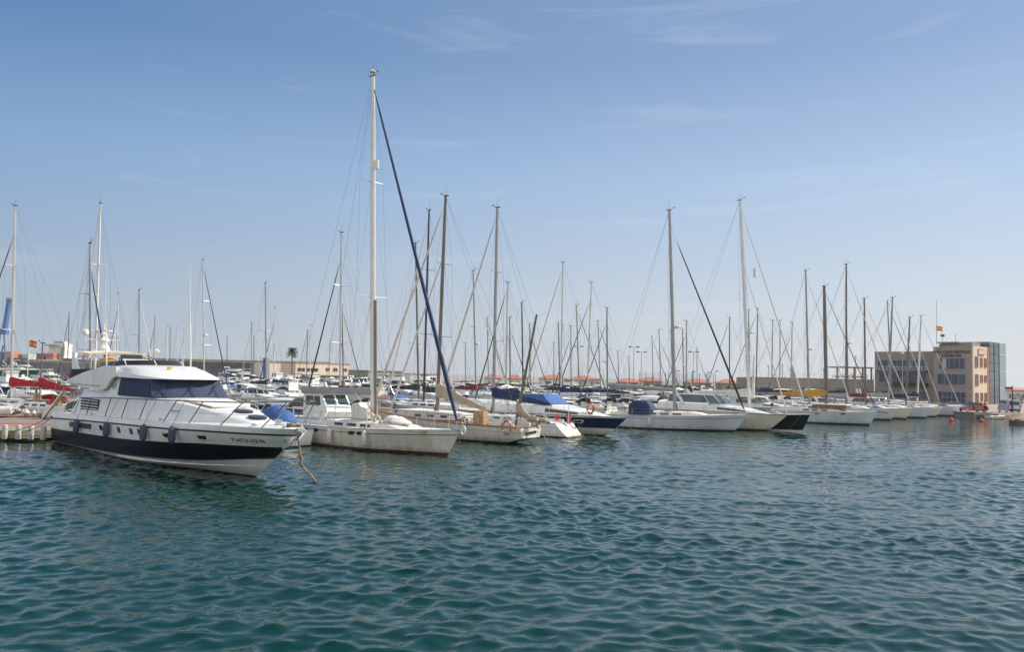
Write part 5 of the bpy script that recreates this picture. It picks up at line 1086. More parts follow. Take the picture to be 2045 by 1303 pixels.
for px, nm in ((10, 'furthest from the yacht'), (37, 'second from the frame edge'), (62, 'third from the frame edge'), (87, 'beside the yacht stern')):
    p = far(px, 860, 49.2); o = MB().lathe((0, 0, 0), [(.05, .12), (.15, .14), (.16, .22), (.16, .88), (.13, .96), (.05, .98)], 12).build('fender_post', mat('fender aged white', (.52, .50, .46), rough=.5, var=.4, sc=6), None, loc=(p.x, 49.2, 0)); tag(o, 'upright white fender post on the pontoon edge, ' + nm, 'fender', 'fender posts on the pontoon edge')
def long_pontoon(s0, s1, k0, k1, lab):
    a = u_frame(s0, (k0 + k1) / 2); T = thing('pontoon', lab, 'pontoon', a, math.atan2(.75, .661)); L = s1 - s0
    MB().box((L / 2, 0, .42), (L, k1 - k0, .3)).build('platform', plank, T); MB().box((L / 2, 0, .14), (L, (k1 - k0) * .8, .3)).build('float', concd, T)
long_pontoon(8, 118, 22.6, 25.2, 'long narrow pontoon behind the front row of boats')
long_pontoon(-40, 170, 74, 76.4, 'long narrow pontoon in the middle of the harbour')
long_pontoon(-60, 160, 125, 127.4, 'long narrow pontoon far back in the harbour')
# left side clutter: dinghy, gangway, red covered boat
p = far(6, 826, 62.5); T = thing('inflatable_dinghy', 'white inflatable dinghy lying on the striped pontoon', 'dinghy', (p.x, 61.5, .63), .05)
P = [(-1.8, .78, .42), (-.6, .8, .42), (.6, .78, .45), (1.4, .55, .56), (1.85, 0, .68), (1.4, -.55, .56), (.6, -.78, .45), (-.6, -.8, .42), (-1.8, -.78, .42)]
MB().tube(P, [.2, .32, .33, .32, .3, .32, .33, .32, .2], 12).build('tube', cwhite, T)
MB().prism([(-1.6, -.6), (1.2, -.55), (1.5, 0), (1.2, .55), (-1.6, .6)], .16, .22, axis='z').build('floor', cgrey, T); MB().box((-.2, 0, .42), (.25, 1.3, .05)).build('seat', cgrey, T)
MB().tube([(-1.7, 1.1, .42), (.6, 1.1, .45), (1.55, .75, .56), (2.14, 0, .68), (1.55, -.75, .56), (.6, -1.1, .45), (-1.7, -1.1, .42)], .03, 5).build('rubbing_strake', redst, T)
T = thing('gangway', 'narrow green brown boarding plank leaning up from the pontoon', 'gangway', far(88, 826, 60.5)); T.location.z = .62
MB().sheet([[(0, -.22, 0), (0, .22, 0)], [(1.0, .5, 2.0), (1.0, .94, 2.0)]], .06).build('plank', mat('plank olive brown', (.15, .135, .075), rough=.7, var=.4, sc=4), T); MB().tube([(0, -.22, .05), (1.0, .5, 2.06)], .03, 5).tube([(0, .22, .05), (1.0, .94, 2.06)], .03, 5).build('side_rail', steel, T)
p = far(79, 800, 68.0)
T, S = sailboat('sailboat', 'cluttered small sloop with short pale mast and drooping red boom cover', (p.x, p.y), hd((-.95, .31)), 4.0, -4.6, 2.8, 1.35, 1.1, 6.3, rake=0, col=white, stripe_m=redh, spr=0, mm=mbrown, mr=.05, det=1, boom=3.9, boomz=2.75, boom_dz=-.35, cover=cred, coverh=.46, hood=cred)
b = MB()
for k in range(7): b.tube([(.3 - .06 * k, .3 - .1 * k, 1.5), (.15 + .05 * k, .25 - .08 * k, 2.7 - .08 * k)], .05, 5)
b.build('rope_bundle', rope, T)
for px, py, Y, lb, r in ((53, 818, 63.4, 'pink round fender ball on the pontoon beside the dinghy', .24), (79, 819, 63.2, 'white pink fender ball on the pontoon before the red sloop', .26), (68, 821, 63.6, 'crumpled white fender lying between two fender balls', .2)):
    p = far(px, py, Y); o = MB().lathe((0, 0, 0), [(.03, 0), (r * .7, r * .3), (r, r), (r * .7, r * 1.7), (r * .2, r * 2.05), (.02, r * 2.3)], 12).build('fender_ball', fendw, None, loc=(p.x, p.y, .63)); tag(o, lb, 'fender')
def crate(px, py, Y, lab, m, s):
    p = far(px, py, Y); T = thing('dock_box', lab, 'box', (p.x, Y, .63), .3)
    MB().prism([(-s * .7, 0), (-s * .75, s * .75), (s * .75, s * .75), (s * .7, 0)], -s * .45, s * .45).build('body', m, T); MB().prism([(-s * .8, s * .755), (-s * .74, s * .9), (s * .74, s * .9), (s * .8, s * .755)], -s * .5, s * .5).build('lid', m, T)
crate(121, 812, 62.5, 'white dock box with lid beside the yacht stern', white, .95); crate(100, 824, 61, 'low white dock box on the pontoon', white, .6)
crate(141, 812, 63, 'terracotta coloured dock box behind the white one', redtrim, .75)
# flags
def flag(lab, p, h, w, hh, cols, name='flag', lean=0, rz=0.0, pole=True, wave=.12):
    T = thing(name, lab, 'flag', p, rz)
    if pole: MB().tube([(0, 0, 0), (lean, 0, h)], .04, 6).build('flagpole', mwhite, T)
    z1 = h - .1; 
    for i, (m, a, b) in enumerate(cols):
        g = [[(lean + w * u, wave * w * math.sin(u * 6.5) * (u + .2) * 1.0, z1 - hh * lerp(a, b, v) - .12 * hh * u + .06 * hh * math.sin(u * 5)) for v in (0, .5, 1)] for u in [j / 10 for j in range(11)]]
        MB().sheet(g, .01).build('cloth_band' if i != 1 or len(cols) < 3 else 'cloth_centre', m, T)
    return T
fr, fy = mat('flag red', (.55, .03, .03), rough=.8), mat('flag yellow', (.72, .42, .03), rough=.8)
SP = [(fr, 0, .25), (fy, .25, .75), (fr, .75, 1)]
p = far(52, 800, 80); T = flag('Spanish flag flying near the container ship', (p.x, 80, .6), far(52, 678, 80).z - .6, .85, .62, SP, rz=-.25)
MB().torus((.4, -.05, far(52, 678, 80).z - 1.0), .07, .025, 'y', 10, 5).build('emblem', fr, T)
def banner(lab, px, Y, y0, y1, z0, m1, m2):
    p = far(px, y1, Y); h = far(px, y0, Y).z - z0; T = thing('feather_banner', lab, 'banner', (p.x, Y, z0)); hh = h - max(0, p.z - z0) * .0
    MB().tube([(0, 0, 0), (0, 0, h * .7), (-.25, 0, h * .95), (-.9, 0, h)], .03, 5).build('pole', mblack, T)
    w = (h - (p.z - z0)) * .30
    for i, (m, a, b) in enumerate(((m1, 0, .5), (m2, .5, 1))):
        g = [[(.05 + .12 * h * v * .3 + w * u, .1 * math.sin(u * 4 + v * 5), lerp(h * .97, max(.8, p.z - z0), v)) for u in (lerp(a, b, j / 4) for j in range(5))] for v in [j / 8 for j in range(9)]]
        MB().sheet(g, .01).build('cloth', m, T)
banner('blue feather banner with pale edge near the white flybridge yacht', 523, 200, 714, 757, .6, mat('banner blue', (.06, .12, .34)), mat('banner pale', (.5, .55, .62)))
banner('pale blue feather banner on the terrace wall', 1578, 176, 733, 757, 1.0, mat('banner sky', (.25, .36, .5)), mat('banner red edge', (.45, .2, .2)))
# ------------------------------------------------------------------ clubhouse
cr_ = far(1942, 808, 168); A_ = Vector((-.66, .75, 0)).normalized(); B_ = Vector((.75, .66, 0)).normalized()
T = thing('clubhouse', 'brown brick yacht club building with lettered front and pale sunlit side wall', 'building', (cr_.x, cr_.y, QZ), math.atan2(-A_.y, -A_.x))
# local axes: +x along the front from back to corner (towards the quay end), +y inwards (B_)
def inv(px, py, off=0.0):                       # point of the front plane, as local x, z
    d = ray(px, py); nrm = B_; t = ((cr_.x + B_.x * off) * nrm.x + (cr_.y + B_.y * off) * nrm.y) / (d.x * nrm.x + d.y * nrm.y)
    q = Vector((d.x * t, d.y * t)); return (q.x - cr_.x) * -A_.x + (q.y - cr_.y) * -A_.y, EYE + d.z * t - QZ
xl = inv(1864, 750)[0]; top = inv(1900, 694)[1]; xw = inv(1747, 750, 2.2)[0]; topw = inv(1790, 704, 2.2)[1]
MB().box((xl / 2, 4.7, top / 2 - .5), (-xl, 9.4, top + 1)).build('main_block', brick, T)
MB().box((xl / 2, 4.7, top + .06), (-xl + .12, 9.5, .14)).build('parapet_coping', conc, T)
MB().prism([(xl + .6, top + .13), (xl + .6, top + .8), (-.5, top + 1.1), (-.5, top + .13)], 1.5, 6).build('roof_house', brick, T)
MB().prism([(xl + .3, top + .95), (xl + .3, top + 1.2), (-2.8, top + 1.2), (-2.8, top + .95)], .9, 6.3).build('roof_canopy', conc, T)
# pale side wall, set proud of the brick block
D = 8.6; ty = top + .25; MB().box((.12, D / 2, ty / 2 - .5), (.24, D, ty + 1)).build('side_wall', stucco, T)
MB().box((.13, D - .5, ty / 2 - .3), (.34, 1.0, ty + .4)).build('corner_band', redtrim, T)
def win(name, c, d, ax, nx, nz, m=bglass, fm=None, parent=None):
    """a glazed opening on the front (ax y) or side (ax x): frame, pane"""
    fm = fm or mgrey; w, h = d; T_ = parent or T; cx, cy, cz = c
    def bx(mb, du, dz, sw, sh, o, th_): return mb.box((cx + du, cy + o, cz + dz), (sw, th_, sh)) if ax == 'y' else mb.box((cx - o, cy + du, cz + dz), (th_, sw, sh))
    p = bx(MB(), 0, 0, w, h, -.03, .08).build(name, m, T_); b = MB()
    for i in range(nx + 1): bx(b, -w / 2 + w * i / nx, 0, .07, h, -.08, .06)
    for j in range(nz + 1): bx(b, 0, -h / 2 + h * j / nz, w + .07, .06, -.084, .06)
    b.build('window_frame', fm, p); return p
for (xa, ya, xb_, yb), n in (((1876, 716, 1927, 737), (5, 1)), ((1873, 748, 1928, 768), (4, 1)), ((1874, 784, 1928, 804), (6, 2))):
    (x0, z0), (x1, z1) = inv(xa, yb), inv(xb_, ya); win('window', ((x0 + x1) / 2, 0, (z0 + z1) / 2), (x1 - x0, z1 - z0), 'y', *n)
blind = mat('window blind', (.36, .40, .46), rough=.8); x0, z0 = inv(1882, 736); x1, z1 = inv(1890, 717)
MB().box(((x0 + x1) / 2, -.09, (z0 + z1) / 2), (x1 - x0, .02, z1 - z0)).build('blind', blind, T)
ltr = mat('sign letters', (.035, .02, .012), rough=.5)
for txt, ya, sz in (('REAL CLUB NAUTICO', 703.5, .72), ('CASTELL\u00d3N', 711, .70)):
    x, z = inv(1901 if sz > .71 else 1900, ya); text_mesh(txt, sz, 'sign_lettering', ltr, T, frame((x, -.04, z), (1, 0, 0), (0, 0, 1), (0, -1, 0)), .04, bold=.025)
for (y0, dy), rows in (((1.7, 1.5), ((8.7, 2.2), (5.0, 2.3), (1.2, 2.4))), ((4.3, 1.1), ((8.7, 1.9), (5.3, 1.5), (1.5, 1.8))), ((6.5, 1.1), ((8.6, 1.9), (5.3, 1.4), (1.5, 1.8)))):
    for z, h in rows: win('window', (.24, y0, z), (dy, h), 'x', 1, 2, glass, redtrim)
for y0, z, h, w in ((4.2, top - .9, 1.3, 3.4),): MB().box((.30, y0, z), (.1, w, h)).build('name_board', redtrim, T); MB().box((.36, y0, z), (.06, w - .4, h - .35)).build('board_face', mat('board pale', (.55, .5, .46)), T)
# recessed left wing with balcony
MB().box(((xl + xw) / 2, 7.2, topw / 2 - .5), (xl - xw, 10, topw + 1)).build('left_wing', brick, T)
MB().box(((xl + xw) / 2, 7.2, topw + .08), (xl - xw + .1, 10.1, .16)).build('wing_coping', conc, T)
for (xa, ya, xb_, yb), n in (((1754, 720, 1774, 735), (2, 1)), ((1782, 720, 1812, 735), (3, 1)), ((1823, 719, 1848, 735), (2, 1)), ((1756, 747, 1850, 764), (8, 1)), ((1822, 783, 1850, 797), (3, 1))):
    (x0, z0), (x1, z1) = inv(xa, yb, 2.2), inv(xb_, ya, 2.2); win('window', ((x0 + x1) / 2, 2.2, (z0 + z1) / 2), (x1 - x0, z1 - z0), 'y', *n)
x0, z0 = inv(1751, 741, 1.2); x1, z1 = inv(1850, 736, 1.2); MB().box(((x0 + x1) / 2, 1.45, z0), (x1 - x0, 1.5, .3)).build('balcony_slab', mat('blue fascia', (.07, .10, .26)), T)
b = MB().box(((x0 + x1) / 2, .74, z0 + .95), (x1 - x0, .05, .05))
for i in range(14): b.box((lerp(x0, x1, i / 13), .74, z0 + .55), (.05, .05, .8))
b.build('balcony_rail', steel, T)
x0, z0 = inv(1770, 768, 1.2); x1, _ = inv(1850, 768, 1.2); MB().box(((x0 + x1) / 2, 1.6, z0 + .1), (x1 - x0, 1.2, .7)).build('planter', mat('planter hedge', (.05, .06, .03), rough=.9, var=.6, sc=6, bump=1), T)
# glass tower
MB().box((-3.2, 11.6, 6.35), (6.9, 5.9, 13.6)).build('stair_tower', tglass, T); MB().box((-3.2, 17.0, 6.3), (6.5, 4.6, 13.7)).build('glass_fin', mat('pale tower glass', (.22, .32, .36), rough=.08, spec=.9, var=.3, sc=.3), T)
b = MB()
for z in (1.6, 3.4, 5.2, 7.0, 8.8, 10.6, 12.4): b.box((.28, 11.6, z), (.1, 5.9, .12))
for y in (8.7, 11.6, 14.5): b.box((.285, y, 6.35), (.1, .16, 13.6))
b.build('tower_mullion', mblack, T)
b = MB()
for z in (3.4, 7.0, 10.6): b.box((.08, 17, z), (.06, 4.6, .1))
b.build('fin_mullion', mwhite, T)
for x, y, h in ((-8, 3, 9.5), (-6.6, 2.5, 2.0), (-4, 2.5, 2.2)): MB().tube([(x, y, top + .8), (x, y, top + .8 + h)], .05, 5).build('roof_mast', mgrey, T)
MB().lathe((-6.6, 2.5, top + 2.3), [(.05, 0), (.45, .15), (.4, .5), (.05, .6)], 10).build('roof_dish', mblack, T)
fp = far(1870, 690, cr_.y + 3); flag('Spanish flag on the clubhouse roof', (fp.x, fp.y, top + QZ + .1), far(1870, 652, fp.y).z - top - QZ, 1.45, .9, SP, rz=.1)
# terrace wall with pergola
a = Vector((cr_.x, cr_.y, 0)) + A_ * (-xw) + B_ * 2.4; t0 = Vector((a.x - .3, a.y, 0)); t1 = far(1496, 790, 183); t1.z = 0
T = thing('terrace_wall', 'long brown brick terrace wall running up to the clubhouse', 'wall', (t1.x, t1.y, QZ), math.atan2(t0.y - t1.y, t0.x - t1.x)); L = (t0 - t1).length
zt = far(1620, 757, (t0.y + t1.y) / 2).z - QZ
MB().box((L / 2, 4, zt / 2 - .3), (L, 8, zt + .6)).build('wall', brick, T); MB().box((L / 2, .2, zt + .06), (L, .6, .12)).build('coping', conc, T)
b = MB().box((L / 2, .2, zt + 1.0), (L, .05, .05))
for i in range(22): b.box((L * i / 21, .2, zt + .55), (.06, .06, .95))
b.build('terrace_rail', steel, T)
for u, w, h in ((.12, 2, 1.2), (.42, 1.5, 1.4), (.56, 2.8, 1.5), (.74, 3, 1.5), (.9, 2.4, 1.6)): win('window', (L * u, 0, 1.9), (w, h), 'y', 2, 1, glass, None, T)
text_mesh('TRIBUNAL', .0001, 'x', ltr, T, Matrix.Identity(4)) if False else None
x0 = L * .70; b = MB().box(((x0 + L) / 2, 2.2, zt + 2.75), (L - x0, 4.4, .28)); b.build('pergola_roof', wood, T)
for i in range(5): MB().box((lerp(x0 + .3, L - .4, i / 4), .35, zt + 1.32), (.28, .28, 2.6)).build('pergola_post', wood, T)
for i in range(6):
    r2 = random.Random(i); b = MB()
    for k in range(40): q = Vector((lerp(x0, L - 1, (i + .5) / 6) + r2.gauss(0, .6), .9 + r2.gauss(0, .25), zt + .3 + abs(r2.gauss(0, .35)))); b.add([q, q + Vector((r2.uniform(-.3, .3), .1, r2.uniform(0, .3))), q + Vector((r2.uniform(-.3, .3), -.1, r2.uniform(0, .3)))], [(0, 1, 2)])
    b.build('planter_foliage', mat('shrub leaves', (.055, .075, .03), rough=.8, var=.5, sc=3), T)
# ------------------------------------------------------------------ houses with tiled roofs
def house(px, w_px, y_apex, lab, Y=262, wall=None, d=8.0, hip=True, eave=8):
    p = far(px, 770, Y); w = w_px * Y / f_px; za = far(px, y_apex, Y).z - QZ; ze = za - eave * Y / f_px
    T = thing('house', lab, 'house', (p.x, Y, QZ), rnd.uniform(-.06, .06)); MB().box((0, d / 2, ze / 2 - .3), (w * .93, d, ze + .6)).build('wall', wall or whitew, T)
    i = w * .32 if hip else .0; MB().add([(-w / 2, -.5, ze), (w / 2, -.5, ze), (w / 2, d + .5, ze), (-w / 2, d + .5, ze), (-w / 2 + i, d / 2, za), (w / 2 - i, d / 2, za), (-w / 2, -.5, ze - .15), (w / 2, -.5, ze - .15), (w / 2, d + .5, ze - .15), (-w / 2, d + .5, ze - .15)],
        [(0, 1, 5, 4), (1, 2, 5), (2, 3, 4, 5), (3, 0, 4), (6, 7, 1, 0), (7, 8, 2, 1), (8, 9, 3, 2), (9, 6, 0, 3), (9, 8, 7, 6)]).build('roof', tile, T)
    for k in range(2): win('window', (w * (-.22 + .44 * k), 0, ze * .55), (w * .16, ze * .35), 'y', 2, 1, glass, mwhite, T)
hs = [(985, 36, 748, 'orange roofed house beside the ketch boom end'), (1028, 32, 749, 'orange roofed house between the stern out sloop masts'), (1108, 58, 749, 'wide orange roofed house left of the cream gable'), (1168, 58, 751, 'wide orange roofed house joined to the cream gable'),
      (1259, 46, 756, 'low orange roofed house before the floodlight poles'), (1303, 42, 754, 'orange roofed house behind the green sports fence'), (1396, 52, 757, 'brown orange roofed house under the black foresail'), (1461, 40, 758, 'small orange roofed house beside the terrace wall')]
hs[2] = (1108, 58, 749, 'wide orange roofed house behind the tallest tan foresail mast')
for h_ in hs: house(h_[0], h_[1], h_[2], h_[3], wall=conc if h_[0] > 1200 else None)
house(1188, 26, 756, 'cream gabled house end wall beside the orange roofs', 258, creamw, 6, False, 2)
p = far(2032, 800, 190); house(2032, 58, 773, 'single storey house with orange roof beyond the parked van', 190, whitew, 9, True, 7)
# sports court fence
fa, fb_ = far(1277, 770, 240), far(1425, 770, 228); T = thing('sports_fence', 'tall green mesh sports court fence before the orange roofs', 'fence', (fa.x, fa.y, QZ), math.atan2(fb_.y - fa.y, fb_.x - fa.x)); L = math.hypot(fb_.x - fa.x, fb_.y - fa.y)
fg = mat('fence green', (.02, .06, .05), rough=.6); zt = far(1300, 744, 238).z - QZ
for i in range(12): MB().tube([(L * i / 11, 0, 0), (L * i / 11, 0, zt)], .075, 5).build('fence_post', fg, T)
b = MB()
for i in range(13): b.tube([(0, .0, .4 + (zt - .5) * i / 12), (L, .0, .4 + (zt - .5) * i / 12)], .014, 3)
for i in range(60): b.tube([(L * i / 59, .02, .1), (L * i / 59, .02, zt)], .012, 3)
b.build('mesh', fg, T); MB().box((L / 2, .3, 1.0), (L, .06, 1.9)).build('windbreak', mat('windbreak green', (.09, .15, .13), rough=.9), T)
# lamp posts and floodlights
def lamp(px, ytop, Y, lab, kind=2, nm='lamp_post'):
    p = far(px, ytop, Y); T = thing(nm, lab, 'lamp post', (p.x, Y, QZ)); h = p.z - QZ; MB().tube([(0, 0, 0), (0, 0, h)], [.13, .07], 6).build('pole', mgrey, T)
    if kind == 2:
        MB().box((0, 0, h), (3.2, .25, .14)).build('crossbar', mgrey, T)
        for sx in (-1.2, 1.2): MB().box((sx, -.1, h + .14), (.8, .5, .3), 0, 0, .1).build('lamp_head', mblack, T)
    elif kind == 1: MB().lathe((0, 0, h), [(.05, 0), (.3, .1), (.34, .35), (.2, .6), (.04, .66)], 10).build('lamp_head', mwhite, T)
    else: MB().box((.4, 0, h), (1.0, .3, .2)).build('lamp_head', mblack, T)
for a in ((1266, 694, 250, 'taller floodlight pole with two heads by the brown masted sloop', 2, 'floodlight_pole'), (1281, 704, 255, 'shorter floodlight pole with two heads by the brown masted sloop', 2, 'floodlight_pole'), (1385, 704, 255, 'floodlight pole beneath the long black foresail', 2, 'floodlight_pole'), (1155, 693, 260, 'floodlight pole between the crossing navy foresails', 2, 'floodlight_pole'),
    (1352, 741, 238, 'low court lamp behind the long white sloop mast', 3), (1382, 743, 236, 'low court lamp, first beyond the long white sloop mast', 3), (1414, 744, 230, 'low court lamp at the end of the fence', 3), (1429, 742, 228, 'low court lamp just beyond the fence', 3),
    (1535, 734, 188, 'white globe lamp at the start of the terrace', 1), (1563, 732, 186, 'white globe lamp near the pale blue banner', 1), (1645, 740, 184, 'white globe lamp beside the thick brown mast', 1), (1802, 708, 165, 'white globe lamp before the clubhouse balcony', 1), (1709, 716, 178, 'white globe lamp above the pergola', 1)): lamp(*a)
for px in (1445, 1452, 1440, 1364): pass
# breakwater, sheds, palm
def wallthing(nm, lab, x0, x1, ytop, Y, capm, wallm, caph, cat='wall', d=8):
    a, b_ = far(x0, 740, Y), far(x1, 740, Y); zt = far((x0 + x1) / 2, ytop, Y).z; T = thing(nm, lab, cat, (a.x, Y, 0)); L = b_.x - a.x
    MB().box((L / 2, d / 2, zt / 2 - caph / 2 - .5), (L, d, zt - caph + 1)).build('wall', wallm, T); MB().box((L / 2, d / 2 - .1, zt - caph / 2), (L + .2, d + .3, caph)).build('crown', capm, T)
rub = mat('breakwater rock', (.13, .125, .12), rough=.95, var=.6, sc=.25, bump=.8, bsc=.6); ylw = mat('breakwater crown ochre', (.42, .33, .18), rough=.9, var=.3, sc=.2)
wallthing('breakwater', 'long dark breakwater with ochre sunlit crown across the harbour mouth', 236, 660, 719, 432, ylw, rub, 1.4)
wallthing('quay_wall', 'long grey harbour quay wall below the container ship', 46, 238, 721, 446, conc, mat('grey quay wall', (.15, .15, .15), rough=.95, var=.4, sc=.1), 1.2)
def shed(x0, x1, y0, Y, lab, m, wins=()):
    a, b_ = far(x0, 745, Y), far(x1, 745, Y); zt = far((x0 + x1) / 2, y0, Y).z - QZ; T = thing('shed', lab, 'building', (a.x, Y, QZ), .85); L = (b_.x - a.x) * 1.62
    MB().box((L / 2, 5, zt / 2 - .3), (L, 10, zt + .6)).build('wall', m, T); MB().box((L / 2, 5, zt + .12), (L + .5, 10.5, .24)).build('roof', conc, T)
    for u, w, z, h in wins: win('window', (L * u, 0, zt * z), (L * w, zt * h), 'y', 2, 1, glass, whitew, T)
shed(533, 580, 724, 318, 'square cream harbour shed near the blue banner', mat('pale shed plaster', (.74, .64, .56), rough=.9, var=.15, sc=.3), ((.45, .5, .3, .12),)); shed(590, 673, 726, 312, 'long low cream building behind the palm tree', mat('cream block', (.68, .56, .44), rough=.9, var=.15, sc=.3), ((.10, .13, .62, .2), (.30, .2, .62, .2), (.58, .08, .66, .2), (.72, .08, .66, .2), (.9, .08, .66, .2)))
shed(820, 872, 748, 250, 'white flat roofed harbour hut beyond the dark masts', whitew, ((.25, .2, .55, .3), (.7, .25, .55, .3))); shed(735, 790, 742, 262, 'grey stone harbour building behind the tall sloop mast', conc, ((.5, .2, .6, .2),))
shed(640, 735, 752, 255, 'long brown harbour store below the cream building', mat('brown store', (.2, .16, .13), rough=.9), ((.3, .1, .5, .4), (.6, .1, .5, .4)))
p = far(583, 722, 305); hp = far(583, 703, 305).z - QZ; T = thing('palm_tree', 'single palm tree rising behind the cream harbour buildings', 'tree', (p.x, 305, QZ))
MB().tube([(.3, 0, 0), (.1, 0, hp * .5), (0, 0, hp)], [.28, .22, .2], 8).build('trunk', mat('palm trunk', (.16, .12, .09), rough=.9, var=.4, sc=4), T)
b = MB(); r2 = random.Random(4)
for i in range(110):
    az = r2.uniform(0, 2 * PI); el = r2.uniform(-.9, 1.3); ln = r2.uniform(1.7, 2.7); P = []
    for j in range(6): u = j / 5; P.append(Vector((ln * u * math.cos(az) * math.cos(el * .8), ln * u * math.sin(az) * math.cos(el * .8), hp + .1 + ln * u * math.sin(el) - .9 * u * u)))
    for j in range(5):
        dv_ = (P[j + 1] - P[j]).normalized(); sd_ = dv_.cross(Vector((0, 0, 1))); sd_ = sd_.normalized() if sd_.length > .01 else Vector((1, 0, 0))
        for sg in (-1, 1):
            for q in (0, .5): a = P[j].lerp(P[j + 1], q); b.add([a, a + dv_ * .22, a + dv_ * .5 + sd_ * sg * .42 - Vector((0, 0, .18))], [(0, 1, 2)])
b.build('crown', mat('palm fronds', (.12, .13, .05), rough=.7, var=.6, sc=1.5), T)
# ------------------------------------------------------------------ container port
dk = mat('ship hull dark', (.045, .04, .045), rough=.6, var=.3, sc=.05); Ys = 720
def shp(px, py): v = far(px, py, Ys); return v.x, v.z
T = thing('container_ship', 'dark hulled container ship with large white letters on its side', 'ship', (shp(-180, 740)[0], Ys, 0)); x0 = shp(-180, 740)[0]
xe = shp(45, 740)[0] - x0; zt = shp(20, 715)[1]
MB().add([(0, 0, -1), (xe - 9, 0, -1), (xe - 9, 25, -1), (0, 25, -1), (0, 0, zt), (xe, 0, zt), (xe, 25, zt), (0, 25, zt)], [(0, 1, 5, 4), (1, 2, 6, 5), (2, 3, 7, 6), (3, 0, 4, 7), (4, 5, 6, 7), (3, 2, 1, 0)]).build('hull', dk, T)
MB().box((xe / 2 - 4, -.1, 1.0), (xe - 10, .3, 2.4)).build('boot_top', redh, T)
for ch, px in (('M', -18), ('S', 9.5), ('C', 34)): x, z = shp(px, 726); text_mesh(ch, 9.5, 'letter', mwhite, T, frame((x - x0, -.25, z), (1, 0, 0), (0, 0, 1), (0, -1, 0)) @ Matrix.Diagonal((1.05, .9, 1, 1)), .1)
def containers(T, x0, rows, y):
    for (xa, xb_, za, zb), m in rows:
        q = MB(); n = max(1, round((xb_ - xa) / 12)); nz_ = max(1, round((zb - za) / 2.6))
        for i in range(n):
            for j in range(nz_): q.box((xa + (xb_ - xa) * (i + .5) / n, y, za + (zb - za) * (j + .5) / nz_), ((xb_ - xa) / n - .25, 12, (zb - za) / nz_ - .12))
        q.build('container_stack', m, T)['kind'] = 'stuff'
cor, cgr, cdk = mat('container orange', (.55, .20, .06), var=.3, sc=.2), mat('container grey', (.45, .45, .44), var=.2, sc=.2), mat('container maroon', (.14, .05, .06), var=.4, sc=.2)
cx = lambda px: shp(px, 712)[0] - x0
containers(T, x0, [((cx(-60), cx(2), zt, zt + 5), cdk), ((cx(3), cx(16), zt, zt + 5.6), cor), ((cx(28), cx(35), zt - 1, zt + 3.2), cdk), ((cx(35), cx(49), zt - 1, zt + 3.6), cgr)], 12)
T = thing('cargo_ship', 'cargo ship with tall white bridge tower and red deck containers', 'ship', (shp(60, 740)[0], Ys + 60, 0)); x0 = shp(60, 740)[0]; k_ = (Ys + 60) / Ys
def sx(px): return far(px, 720, Ys + 60).x - x0
def sz(py, px=105): return far(px, py, Ys + 60).z
MB().add([(0, 0, -1), (sx(200), 0, -1), (sx(200), 22, -1), (0, 22, -1), (-6, 0, sz(716)), (sx(206), 0, sz(720)), (sx(206), 22, sz(720)), (-6, 22, sz(716))], [(0, 1, 5, 4), (1, 2, 6, 5), (2, 3, 7, 6), (3, 0, 4, 7), (4, 5, 6, 7), (3, 2, 1, 0)]).build('hull', dk, T)
MB().box(((sx(90) + sx(122)) / 2, 12, (sz(686) + sz(716)) / 2), (sx(122) - sx(90), 14, sz(686) - sz(716))).build('bridge_tower', whitew, T)
MB().box(((sx(86) + sx(112)) / 2, 11, sz(690)), (sx(112) - sx(86), 18, 1.4)).build('bridge_wing', mgrey, T); MB().box(((sx(96) + sx(116)) / 2, 12, sz(684)), (sx(116) - sx(96), 8, 3)).build('wheelhouse', whitew, T)
MB().box(((sx(96) + sx(116)) / 2, 7.9, sz(684) + .3), (sx(116) - sx(96) - 1, .3, 1.0)).build('bridge_windows', glass, T)
b = MB()
for j in range(4): b.box(((sx(112) + sx(123)) / 2 + .6, 4.4, sz(694 + j * 5)), (sx(123) - sx(112), 2.2, .5))
b.build('deck_gallery', mgrey, T); MB().tube([(sx(105), 12, sz(684)), (sx(105), 12, sz(676))], .5, 6).tube([(sx(101), 12, sz(684)), (sx(101), 12, sz(679))], .35, 6).build('ship_mast', mgrey, T)
MB().box(((sx(122) + sx(138)) / 2, 12, sz(718)), (sx(138) - sx(122), 12, 3)).build('stern_house', whitew, T)
containers(T, x0, [((sx(78), sx(93), sz(719), sz(707)), cdk), ((sx(92), sx(112), sz(712), sz(706)), redtrim), ((sx(97), sx(112), sz(719), sz(713)), cor)], 1)
Yc = 560; p = far(8, 720, Yc); T = thing('harbour_crane', 'blue harbour crane standing at the container quay', 'crane', (p.x, Yc, 0)); cb_ = mat('crane blue', (.05, .13, .30), rough=.5)
cz = lambda py: far(8, py, Yc).z; cq = lambda px: far(px, 700, Yc).x - p.x
MB().prism([(cq(3), cz(668)), (cq(9), cz(668)), (cq(17), cz(598)), (cq(10), cz(598))], -1.6, 1.6).build('tower', cb_, T); MB().box((cq(14), 0, cz(598)), (4, 3, 2)).build('crane_head', mgrey, T)
b = MB()
for a, c in (((cq(2), cz(668)), (cq(-3), cz(722))), ((cq(10), cz(668)), (cq(16), cz(722))), ((cq(10), cz(690)), (cq(4), cz(722))), ((cq(4), cz(660)), (cq(-25), cz(640)))):
    b.tube([(a[0], -2, a[1]), (c[0], -2, c[1])], .5, 5)
b.build('crane_leg', cb_, T); MB().box((cq(4), 0, cz(664)), (6, 4, 3)).build('machine_house', cb_, T)
